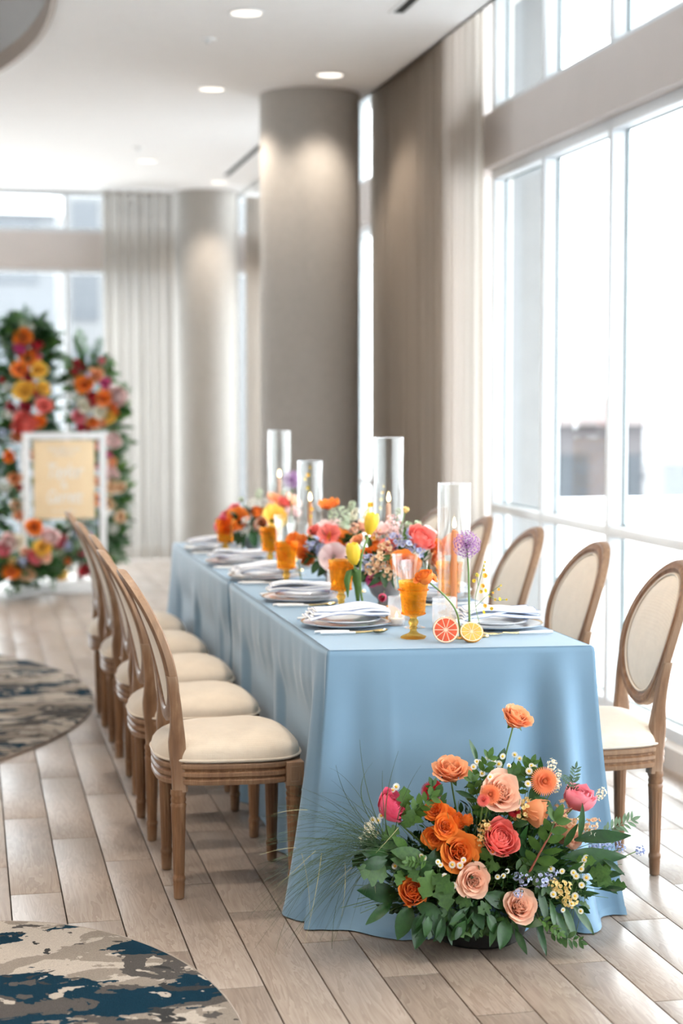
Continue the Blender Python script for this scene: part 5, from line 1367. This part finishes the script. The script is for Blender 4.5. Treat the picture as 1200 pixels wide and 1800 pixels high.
# ---- table centrepieces
def centrepiece(label, loc, fl, lv, bowl_r, seed, fol_r, nfol=170):
    root = thing('flower_centrepiece', label, 'flower arrangement', (loc[0], loc[1], TT), 0, 'centrepieces in grey bowls')
    b = M(); r = bowl_r
    b.lathe([(0.0, 0.0), (r*0.50, 0.0), (r*0.52, 0.006), (r*0.42, 0.016), (r*0.46, 0.026), (r*0.80, 0.045), (r*0.97, 0.07), (r, 0.092), (r*0.95, 0.092), (r*0.90, 0.07), (0.0, 0.05)], 40, cap=False); b.build('bowl', MT['stonebowl'], root)
    rn = random.Random(seed); hub = Vector((loc[0], loc[1], TT + 0.09))
    for i, (px, py, rp, dy, kind, colr) in enumerate(fl):
        y = loc[1] + dy; pos = at(px, py, y); d = (pos - hub).normalized() + TOCAM*0.75 + Vector((0, 0, 0.25))
        put(root, kind, colr, pos, pxr(rp, y), d, i % 3, rn.uniform(0, 6), None, hub + Vector((rn.uniform(-.02, .02), rn.uniform(-.02, .02), -0.02)), 0.0018)
    for i, (k, x0, y0, x1, y1, d0, d1) in enumerate(lv):
        put_leaf(root, k, at(x0, y0, loc[1]+d0), at(x1, y1, loc[1]+d1), (rn.uniform(-.3, .3), -0.85, 0.4), i % 3)
    f = M()
    for k in range(nfol):
        a = rn.uniform(0, 2*PI); e = rn.uniform(-0.25, 0.9); s_ = math.sqrt(1-e*e); d = Vector((math.cos(a)*s_, math.sin(a)*s_, e)); q = rn.uniform(0.3, 1)
        c = hub + Vector((d.x*fol_r[0]*q, d.y*fol_r[1]*q, 0.03 + d.z*fol_r[2]*q))
        qd = (d + Vector((rn.uniform(-.6, .6), rn.uniform(-.6, .3), rn.uniform(-.5, .5)))).normalized()
        T = Matrix.Translation(c - root.location) @ qd.to_track_quat('X', 'Z').to_matrix().to_4x4() @ Matrix.Rotation(rn.uniform(0, 6.28), 4, 'X') @ Matrix.Scale(rn.uniform(0.028, 0.055), 4)
        f.merge(base[rn.choice((0, 0, 2))], T, rn.choice((0, 0, 0, 1)))
    tag(f.build('foliage', [MT['leaf'], MT['leaf2']], root, sharp=0), kind='stuff')
    return root
centrepiece('near centrepiece of orange, pink and blue flowers beside the tall cylinder', (1.36, 5.54), [
    (740, 946, 24, -0.06, 'peony', 'coral'), (712, 992, 27, -0.13, 'rose', 'orange'), (712, 962, 20, -0.07, 'delph', 'blue'), (692, 950, 17, -0.03, 'delph', 'blue'), (733, 972, 18, -0.08, 'delph', 'blue'), (722, 938, 12, 0.0, 'delph', 'blue'),
    (668, 988, 20, -0.10, 'stock', 'tan'), (655, 1003, 17, -0.10, 'stock', 'tan'), (682, 1008, 17, -0.12, 'stock', 'tan'), (676, 968, 19, -0.05, 'stock', 'tan'), (660, 960, 15, 0.02, 'ranun', 'orange'), (650, 984, 15, -0.08, 'delph', 'blue'), (640, 1000, 12, -0.06, 'delph', 'blue'),
    (690, 925, 18, 0.05, 'stock', 'pale'), (672, 930, 18, 0.06, 'poppy', 'pale'), (660, 940, 15, 0.05, 'stock', 'blush'), (684, 953, 15, -0.02, 'straw', 'coral'), (694, 940, 13, 0.0, 'stock', 'pale'), (646, 972, 13, -0.02, 'lowrose', 'deep'), (652, 945, 14, 0.05, 'stock', 'yellow'),
    (790, 958, 20, -0.02, 'tulip', 'peach'), (768, 962, 18, -0.04, 'rose', 'orange'), (770, 985, 18, -0.06, 'lowrose', 'peach'), (755, 935, 14, 0.03, 'lowrose', 'pale'), (700, 900, 8, 0.05, 'stock', 'green'), (713, 896, 6, 0.05, 'bud', 'butter'), (718, 925, 9, 0.05, 'bud', 'green'), (733, 921, 7, 0.05, 'bud', 'green'),
    (653, 1020, 10, -0.10, 'straw', 'magenta'), (665, 1018, 9, -0.11, 'straw', 'hot'), (672, 1050, 9, -0.13, 'tulip', 'hot'), (628, 948, 12, 0.05, 'lowrose', 'peach')],
    [('lance', 680, 1005, 648, 1030, -0.12, -0.14), ('broad', 690, 1010, 700, 1038, -0.13, -0.15), ('broad', 700, 1008, 735, 1015, -0.12, -0.14), ('lance', 690, 1005, 655, 1012, -0.12, -0.14), ('broad', 672, 1000, 680, 1032, -0.13, -0.15), ('lance', 735, 990, 752, 968, -0.08, -0.1), ('broad', 720, 1005, 752, 1030, -0.11, -0.13), ('soft', 715, 960, 718, 915, 0.03, 0.04), ('soft', 725, 950, 735, 912, 0.03, 0.04), ('lance', 742, 985, 760, 1010, -0.1, -0.12), ('broad', 640, 1005, 628, 1025, -0.08, -0.1), ('soft', 665, 985, 690, 975, -0.12, -0.14)],
    0.062, 21, (0.115, 0.10, 0.095))
centrepiece('middle centrepiece with green hydrangea and pale pink blooms in a grey bowl', (1.335, 6.27), [
    (578, 886, 18, 0.10, 'poppy', 'orange'), (596, 907, 24, 0.05, 'hydra', 'green'), (622, 905, 11, 0.08, 'stock', 'cream'), (618, 889, 9, 0.1, 'stock', 'green'), (572, 926, 17, 0.02, 'poppy', 'pale'), (590, 925, 12, 0.0, 'stock', 'pale'), (552, 932, 12, 0.0, 'lowrose', 'coral'), (577, 940, 19, -0.06, 'poppy', 'coral'), (605, 925, 9, 0.0, 'peonybud', 'green'),
    (598, 952, 22, -0.06, 'poppy', 'orange'), (585, 980, 24, -0.13, 'poppy', 'pale'), (556, 958, 17, -0.06, 'delph', 'blue'), (566, 967, 15, -0.08, 'delph', 'blue'), (545, 962, 13, -0.04, 'delph', 'blue'), (620, 935, 14, 0.0, 'stock', 'blush'), (640, 925, 14, 0.02, 'lowrose', 'blush'), (632, 955, 14, -0.04, 'stock', 'white'), (615, 962, 12, -0.08, 'stock', 'pale'),
    (528, 955, 15, 0.0, 'poppy', 'orange'), (540, 982, 14, -0.04, 'ranun', 'deep'), (532, 972, 13, -0.04, 'lowrose', 'orange'), (611, 990, 11, -0.1, 'stock', 'white'), (645, 905, 9, 0.08, 'stock', 'yellow'), (650, 887, 6, 0.1, 'bud', 'lemon')],
    [('broad', 560, 985, 548, 1008, -0.08, -0.1), ('lance', 570, 985, 578, 1008, -0.1, -0.12), ('broad', 590, 985, 612, 1005, -0.1, -0.12), ('lance', 550, 975, 532, 992, -0.05, -0.06), ('broad', 605, 975, 632, 990, -0.08, -0.1), ('broad', 575, 990, 560, 1012, -0.1, -0.12)],
    0.062, 22, (0.105, 0.10, 0.085))
centrepiece('far centrepiece of coral, orange and yellow flowers with dark leaves', (1.245, 7.60), [
    (390, 922, 14, -0.04, 'poppy', 'hot'), (386, 932, 9, -0.02, 'ranun', 'red'), (396, 905, 10, 0.0, 'lowrose', 'pink'), (412, 893, 11, 0.02, 'lowrose', 'pink'), (417, 913, 21, -0.06, 'poppy', 'orange'), (404, 928, 14, -0.08, 'lowrose', 'orange'), (432, 916, 10, -0.1, 'stock', 'white'), (451, 899, 11, -0.08, 'ranun', 'orange'), (482, 908, 21, -0.08, 'poppy', 'yellow'), (458, 924, 15, -0.1, 'tulip', 'blush'),
    (446, 888, 16, 0.0, 'hydra', 'white'), (465, 885, 13, 0.0, 'hydra', 'white'), (455, 868, 9, 0.04, 'stock', 'green'), (424, 878, 5, 0.04, 'bud', 'green'), (484, 878, 16, 0.04, 'poppy', 'peach'), (500, 884, 14, 0.02, 'lowrose', 'coral'), (515, 880, 15, 0.04, 'poppy', 'blush'), (520, 900, 12, 0.0, 'lowrose', 'pale'), (505, 900, 11, 0.0, 'stock', 'pale'), (475, 890, 11, 0.0, 'stock', 'blush'), (497, 868, 7, 0.06, 'stock', 'green'), (430, 938, 9, -0.1, 'stock', 'white')],
    [('broad', 430, 930, 415, 958, -0.1, -0.12), ('broad', 440, 930, 450, 962, -0.12, -0.14), ('lance', 430, 935, 425, 966, -0.12, -0.14), ('broad', 420, 935, 400, 955, -0.08, -0.1), ('broad', 455, 940, 472, 962, -0.1, -0.12), ('lance', 410, 930, 382, 935, -0.04, -0.05), ('broad', 465, 935, 482, 950, -0.08, -0.1), ('lance', 395, 925, 378, 915, 0, 0)],
    0.060, 23, (0.115, 0.10, 0.085))

# ---- single stems standing in small brass pin holders
def pinholder(root):
    b = M(); b.lathe([(0.0, 0.0), (0.017, 0.0), (0.018, 0.003), (0.016, 0.008), (0.0, 0.008)], 24, cap=False); b.build('pin_holder', MT['gold'], root)
def stem_tube(root, pts, r, m='stem', nm='stem'):
    P = [Vector(q) - root.location for q in pts]; Q = []
    for k in range(len(P)-1):
        for j in range(5):
            t = j/5; p0 = P[max(k-1, 0)]; p1 = P[k]; p2 = P[k+1]; p3 = P[min(k+2, len(P)-1)]
            Q.append((0.5*((2*p1) + (p2-p0)*t + (2*p0-5*p1+4*p2-p3)*t*t + (3*p1-p0-3*p2+p3)*t**3))[:])
    Q.append(P[-1][:]); s_ = M(); s_.tube(Q, [r*(1-0.25*i/len(Q)) for i in range(len(Q))], 8); return s_.build(nm, MT[m], root, sharp=0)
b0 = (1.252, 5.375, TT)
tu = thing('tulip_stems', 'two yellow tulips standing before an amber goblet', 'flower', b0); pinholder(tu); Y = b0[1]
put(tu, 'tulip', 'lemon', at(652, 920, Y+0.02), pxr(15, Y), (0.18, -0.1, 0.97), 0, 0.3); put(tu, 'tulip', 'lemon', at(621, 973, Y-0.01), pxr(15, Y), (-0.12, -0.1, 0.97), 1, 1.0)
stem_tube(tu, [b0, at(634, 1040, Y), at(634, 985, Y), at(647, 942, Y+0.02)], 0.0042); stem_tube(tu, [(b0[0]-0.006, b0[1], TT), at(628, 1050, Y-0.01), at(625, 1010, Y-0.01), at(622, 990, Y-0.01)], 0.0038)
lf = M(); P = []; A = []
path = [at(630, 1062, Y-0.02), at(628, 1030, Y-0.025), at(626, 1006, Y-0.03), at(617, 1001, Y-0.035), at(611, 1018, Y-0.04), at(612, 1050, Y-0.045)]
for i, p_ in enumerate(path):
    w = (0.006, 0.012, 0.017, 0.019, 0.015, 0.002)[i]
    for u in (-1, -0.5, 0, 0.5, 1): P.append((p_ + Vector((u*w*0.8, 0.006*abs(u), 0.3*u*w)) - tu.location)[:]); A.append(0.5)
lf.grid(P, len(path), 5, at=A); lf.build('leaf', MT['leaf2'], tu, sharp=0)
b0 = (1.385, 4.735, TT); rs = thing('ranunculus_stem', 'single orange ranunculus nodding across the near amber goblet', 'flower', b0); pinholder(rs); Y = 4.69
put(rs, 'ranun', 'orange', at(745, 1011, Y), pxr(17, Y), (-0.35, -0.3, 0.75), 0, 0.0); 
for k, (px, py) in enumerate(((763, 1016), (733, 1018))): put(rs, 'poppy', 'orange', at(px, py, Y), pxr(8, Y), (0.5 - k, -0.3, 0.3), k, 0.0)
stem_tube(rs, [b0, at(803, 1078, Y+0.03), at(782, 1048, Y+0.01), at(752, 1022, Y)], 0.0030)
b0 = (1.418, 4.752, TT); al = thing('allium_stem', 'single purple allium globe on a straight green stem', 'flower', b0); pinholder(al); Y = 4.75
put(al, 'allium', 'lilac', at(820, 957, Y), pxr(28, Y), (0, 0, 1), 0, 0.0); stem_tube(al, [b0, at(824, 1050, Y), at(823, 1000, Y), at(820, 962, Y)], 0.0034)
b0 = (1.36, 7.22, TT); al = thing('allium_stem', 'far purple allium rising between the two rear glass cylinders', 'flower', b0); pinholder(al); Y = 7.2
put(al, 'allium', 'lilac', at(513, 843, Y), pxr(18, Y), (0, 0, 1), 0, 0.0); stem_tube(al, [b0, at(512, 900, Y), at(513, 850, Y)], 0.003)
def oncid(label, b0, paths, bl, Y, r0):
    root = thing('dancing_orchid', label, 'flower', b0); pinholder(root)
    for pth in paths: stem_tube(root, [at(x, y, Y) if not isinstance(x, Vector) else x for x, y in pth], 0.0011)
    for i, (px, py, rp) in enumerate(bl): put(root, 'poppy', 'lemon' if i % 3 else 'yellow', at(px, py, Y + 0.004*((i*7) % 5 - 2)), pxr(rp*0.62, Y), (math.sin(i*2.1)*0.6, -0.8, 0.3), i % 3, i)
b0 = (1.462, 4.765, TT)
oncid('wispy yellow dancing orchid sprays beside the purple allium', b0, [[(Vector(b0), 0), (835, 1060), (843, 1020), (851, 990)], [(836, 1066), (858, 1045), (880, 1028)], [(840, 1030), (838, 1010), (832, 1010)], [(858, 1045), (872, 1055), (888, 1054)]],
      [(852, 988, 3), (851, 995, 3), (850, 1002, 4), (852, 1012, 7), (838, 1011, 6), (833, 1021, 5), (848, 1030, 6), (853, 1038, 6), (845, 1040, 5), (852, 1065, 6), (850, 1076, 5), (864, 1070, 5), (870, 1054, 4), (878, 1053, 5), (890, 1054, 3), (876, 1036, 4), (880, 1029, 3), (860, 1048, 3), (866, 1042, 3)], 4.86, 1)
b0 = (1.375, 5.985, TT)
oncid('thin yellow orchid spray inside the view of the near tall cylinder', b0, [[(Vector(b0), 0), (655, 970), (668, 900), (674, 860)]], [(652, 887, 5), (668, 893, 5), (670, 878, 5), (672, 866, 4), (674, 855, 3), (660, 905, 4)], 5.98, 1)
b0 = (1.30, 6.78, TT)
oncid('thin yellow orchid spray by the shorter cylinder in front of the column', b0, [[(Vector(b0), 0), (545, 940), (542, 880), (545, 830)]], [(541, 835, 5), (536, 842, 4), (541, 858, 5), (548, 895, 5), (546, 908, 4), (545, 822, 3)], 6.78, 1)
b0 = (1.175, 6.83, TT); fp = thing('ranunculus_stem', 'single pink and red ranunculus bloom low beside the farther goblets', 'flower', b0); pinholder(fp)
put(fp, 'ranun', 'hot', at(495, 978, 6.78), pxr(11, 6.78), (-0.3, -0.8, 0.4), 0, 0.0); stem_tube(fp, [b0, at(497, 990, 6.79), at(496, 982, 6.79)], 0.0025)
b0 = (1.222, 6.31, TT); fp = thing('ranunculus_stem', 'orange ranunculus peeping over an amber goblet beside the middle flowers', 'flower', b0); pinholder(fp)
put(fp, 'poppy', 'orange', at(516, 948, 6.33), pxr(13, 6.33), (-0.3, -0.6, 0.6), 0, 0.0); stem_tube(fp, [b0, at(524, 990, 6.33), at(518, 955, 6.33)], 0.0025)

# ---- floral pillars by the back window
def pillar(name, label, loc, axis, hw, fl, Y, seed, n, fronds, depth=0.17):
    """axis: (px, py) points from the floor up; hw: half-width px along it"""
    root = thing(name, label, 'flower arrangement', loc); rn = random.Random(seed)
    for i, (px, py, rp, kind, colr) in enumerate(fl):
        y = Y - depth*rn.uniform(0.95, 1.2); pos = at(px, py, y)
        put(root, kind, colr, pos, pxr(rp*1.12, y), (rn.uniform(-.35, .35), -0.9, rn.uniform(0.0, .4)), i % 3, rn.uniform(0, 6))
    f = M()
    for k in range(n):
        t = rn.random()*(len(axis)-1); i = int(t); fr = t-i
        ax = axis[i][0]*(1-fr)+axis[i+1][0]*fr; ay = axis[i][1]*(1-fr)+axis[i+1][1]*fr; w = hw[i]*(1-fr)+hw[i+1]*fr
        a = rn.uniform(0, 2*PI); q = math.sqrt(rn.uniform(0.05, 1.0))
        c = at(ax, ay, Y) + Vector((math.cos(a)*pxr(w, Y)*q, math.sin(a)*depth*0.85*q, 0))
        if c.z < 0.03: c.z = 0.03 + rn.random()*0.05
        qd = Vector((math.cos(a)+rn.uniform(-.5, .5), math.sin(a)*0.6+rn.uniform(-.5, .2), rn.uniform(-.5, .8))).normalized()
        L_ = rn.uniform(0.07, 0.15)
        T = Matrix.Translation(c - root.location) @ qd.to_track_quat('X', 'Z').to_matrix().to_4x4() @ Matrix.Rotation(rn.uniform(0, 6.28), 4, 'X') @ Matrix.Scale(L_, 4)
        f.merge(base[rn.choice((0, 1, 2, 2))], T, rn.choice((0, 0, 1, 2)))
    f.v = [(x, y_, max(z, 0.004 - root.location.z)) for x, y_, z in f.v]
    tag(f.build('foliage', [MT['leaf'], MT['leaf2'], MT['leaf3']], root, sharp=0), kind='stuff')
    for i, (x0, y0, x1, y1) in enumerate(fronds): put_leaf(root, 'fern' if i % 2 else 'lance', at(x0, y0, Y), at(x1, y1, Y - 0.05), (0.2, -0.9, 0.2), i % 3)
    core = M(); lo = at(axis[0][0], axis[0][1], Y); hi = at(axis[-1][0], axis[-1][1], Y)
    core.tube([(lo.x-root.location.x, lo.y-root.location.y, 0.002), (hi.x-root.location.x, hi.y-root.location.y, hi.z-0.1)], 0.03, 10); core.build('stand', MT['white_metal'], root)
    return root
YP = 13.55
LP = [(40,592,14,'rose','orange'),(53,602,7,'ranun','red'),(67,606,8,'ranun','red'),(36,612,11,'ranun','magenta'),(58,617,7,'ranun','red'),(65,627,8,'ranun','hot'),(49,628,13,'rose','orange'),(35,649,13,'rose','orange'),(68,650,13,'rose','yellow'),(47,660,9,'lowrose','crimson'),(43,686,16,'rose','yellow'),(54,678,9,'lowrose','pink'),(76,683,11,'rose','yellow'),(64,688,8,'ranun','red'),(77,713,13,'rose','coral'),(44,718,11,'lowrose','crimson'),(20,716,9,'lowrose','crimson'),(43,746,17,'peony','coral'),(68,741,11,'rose','deep'),(26,750,8,'ranun','red'),(30,768,10,'lowrose','peach'),(16,802,9,'rose','deep'),(26,842,10,'rose','peach'),(34,857,6,'ranun','red'),(2,668,5,'ranun','red'),(40,570,7,'hydra','green'),(54,576,7,'hydra','white'),(12,680,8,'hydra','white'),(14,728,8,'hydra','white'),(8,852,13,'hydra','white'),(28,888,9,'lowrose','tan'),(34,906,9,'lowrose','peach'),(5,760,8,'delph','blue'),(58,800,9,'lowrose','blush')]
pillar('floral_pillar', 'taller floral pillar of orange, red and coral blooms behind the sign', (at(45, 1000, YP).x, YP, 0), [(40, 1012), (40, 900), (40, 780), (45, 680), (46, 600), (46, 565)], [62, 55, 52, 48, 44, 26], LP, YP, 31, 950,
       [(50, 600, 20, 545), (50, 600, 45, 545), (60, 600, 62, 550), (60, 610, 90, 575), (40, 610, 5, 590), (70, 640, 105, 620), (65, 620, 100, 600), (75, 660, 110, 670), (20, 650, -15, 640), (50, 595, 30, 560), (70, 700, 100, 740), (40, 600, 12, 560), (75, 720, 102, 700)])
GP = [(3,967,11,'peony','pink'),(61,980,11,'peony','pink'),(78,977,11,'rose','blush'),(20,1004,13,'rose','orange'),(49,1010,11,'rose','tan'),(108,1009,13,'tulip','yellow'),(148,968,9,'lowrose','hot'),(150,1003,10,'lowrose','red'),(132,998,8,'hydra','white'),(119,987,6,'ranun','orange'),(105,972,10,'hydra','green'),(88,944,13,'peony','pale'),(105,952,10,'peony','pink'),(75,963,13,'rose','yellow'),(22,987,9,'stock','butter'),(39,987,9,'delph','blue'),(60,926,13,'rose','orange'),(16,953,13,'peony','pale'),(29,951,12,'rose','cream'),(153,946,10,'rose','magenta'),(165,990,9,'hydra','white'),(100,990,8,'lowrose','blush'),(44,970,8,'lowrose','blush'),(165,960,8,'lowrose','blush'),(120,960,9,'delph','blue'),(135,940,8,'delph','blue')]
YG = 12.75
RP_LOW = [g for g in GP if g[0] > 92]; GP = [g for g in GP if g[0] <= 92]
RP = [(135,638,7,'ranun','red'),(132,653,7,'ranun','red'),(146,647,6,'ranun','crimson'),(178,634,6,'ranun','pink'),(168,659,12,'rose','peach'),(148,676,14,'rose','orange'),(185,674,9,'lowrose','magenta'),(208,696,14,'peony','pale'),(181,700,13,'rose','orange'),(161,696,8,'ranun','red'),(163,708,7,'ranun','red'),(149,713,12,'rose','cream'),(176,723,12,'rose','cream'),(196,717,9,'rose','deep'),(202,725,6,'ranun','orange'),(137,733,11,'rose','pink'),(163,743,10,'rose','orange'),(192,734,9,'rose','yellow'),(180,744,8,'lowrose','peach'),(140,753,7,'lowrose','crimson'),(154,752,6,'ranun','red'),(197,775,12,'peony','pale'),(191,799,6,'ranun','magenta'),(197,814,8,'lowrose','peach'),(195,833,11,'peony','pale'),(196,857,10,'rose','tan'),(211,857,9,'rose','tan'),(190,886,10,'rose','tan'),(212,908,9,'rose','tan'),(171,878,9,'rose','orange'),(168,845,8,'lowrose','peach'),(125,672,8,'hydra','white'),(130,695,8,'hydra','white'),(155,660,6,'delph','blue'),(176,782,9,'lowrose','coral'),(176,820,8,'ranun','hot'),(199,930,9,'hydra','white')]
pillar('floral_pillar', 'shorter floral pillar of orange and blush blooms beside the sheer curtain', (at(160, 1000, YP).x, YP, 0), [(140, 1010), (155, 965), (175, 900), (178, 800), (165, 700), (155, 630)], [55, 58, 46, 38, 42, 26], RP + RP_LOW, YP, 32, 900,
       [(150, 640, 130, 590), (160, 640, 175, 600), (140, 650, 115, 620), (200, 690, 228, 685), (200, 715, 225, 728), (205, 760, 222, 790), (205, 830, 225, 820), (200, 880, 222, 895), (190, 930, 225, 945), (190, 950, 222, 985), (140, 680, 112, 660), (150, 630, 140, 585)])
pillar('ground_floral_cluster', 'low bank of pink, yellow and orange flowers on the floor before the sign', (at(75, 1020, YG).x, YG, 0), [(10, 1030), (20, 985), (40, 1005), (60, 985), (70, 1015)], [36, 34, 36, 32, 30], GP, YG, 33, 400,
       [(20, 1000, -10, 1030), (40, 1010, 20, 1040), (60, 1010, 70, 1040), (90, 1010, 95, 1035), (60, 980, 50, 940), (130, 970, 150, 940)], depth=0.20)
# ---- welcome sign hung in a white standing frame
YS = 13.13
sg = thing('sign_stand', 'white standing frame with a peach sign hung inside, before the flowers', 'sign', (at(112, 900, YS).x, YS, 0))
x0, x1 = at(40, 800, YS).x - sg.location.x, at(186, 800, YS).x - sg.location.x; zt = at(112, 760, YS).z; bw = 0.052
for lo, hi in (((x0, -0.02, 0.0), (x0+bw, 0.02, zt)), ((x1-bw, -0.02, 0.0), (x1, 0.02, zt))):
    b = M(); b.cbox(lo, hi, 0.003); b.build('post', MT['white_metal'], sg)
b = M(); b.cbox((x0+bw, -0.02, zt-bw), (x1-bw, 0.02, zt), 0.003); b.build('top_bar', MT['white_metal'], sg)
b = M(); b.cbox((x0-0.02, -0.15, 0.0), (x1-0.02, 0.13, 0.07), 0.005); b.build('base', MT['white_metal'], sg)
pa, pb = at(58, 774, YS), at(167, 911, YS)
MT['board'] = mat('peach_board', (0.93, 0.72, 0.46), 0.6, var=0.01); MT['paint'] = mat('white_lettering', (0.92, 0.88, 0.82), 0.6, var=0.01); MT['cordm'] = mat('thin_cord', (0.75, 0.72, 0.66), 0.8, var=0.05)
bd = M(); bd.cbox((pa.x-sg.location.x, -0.006, pb.z), (pb.x-sg.location.x, 0.006, pa.z), 0.002); board = bd.build('board', MT['board'], sg)
for q in (0.2, 0.8):
    cx = (pa.x*(1-q)+pb.x*q)-sg.location.x; c_ = M(); c_.tube([(cx, 0, pa.z-0.002), (cx, 0, zt-bw)], 0.0025, 6); c_.build('hanging_cord', MT['cordm'], sg)
def lettering(txt, px, py, h, shear=0.25, wid=None):
    cu = bpy.data.curves.new('lettering', 'FONT'); cu.body = txt; cu.align_x = 'CENTER'; cu.align_y = 'CENTER'; cu.size = h; cu.extrude = 0.0012; cu.offset = h*0.018; cu.shear = shear
    dg_o = bpy.data.objects.new('lettering', cu); COL.objects.link(dg_o); bpy.context.view_layer.update()
    me = bpy.data.meshes.new_from_object(dg_o.evaluated_get(bpy.context.evaluated_depsgraph_get())); bpy.data.objects.remove(dg_o)
    me.materials.clear(); me.materials.append(MT['paint'])
    o = link('lettering', me, board); p_ = at(px, py, YS); o.location = (p_.x - sg.location.x, -0.0075, p_.z); o.rotation_euler = (PI/2, 0, 0)
    if wid: w_ = max(v.co.x for v in me.vertices) - min(v.co.x for v in me.vertices); o.scale = (wid/w_, 1, 1)
lettering('WELCOME TO THE', 112, 790, 0.042, 0.0, 0.24); lettering('WEDDING OF', 112, 799, 0.036, 0.0, 0.15)
lettering('Taylor', 112, 829, 0.155, 0.3, 0.27); lettering('&', 112, 853, 0.075, 0.2); lettering('Garrett', 112, 874, 0.145, 0.3, 0.27); lettering('04 . 02 . 2022', 112, 898, 0.030, 0.0, 0.17)
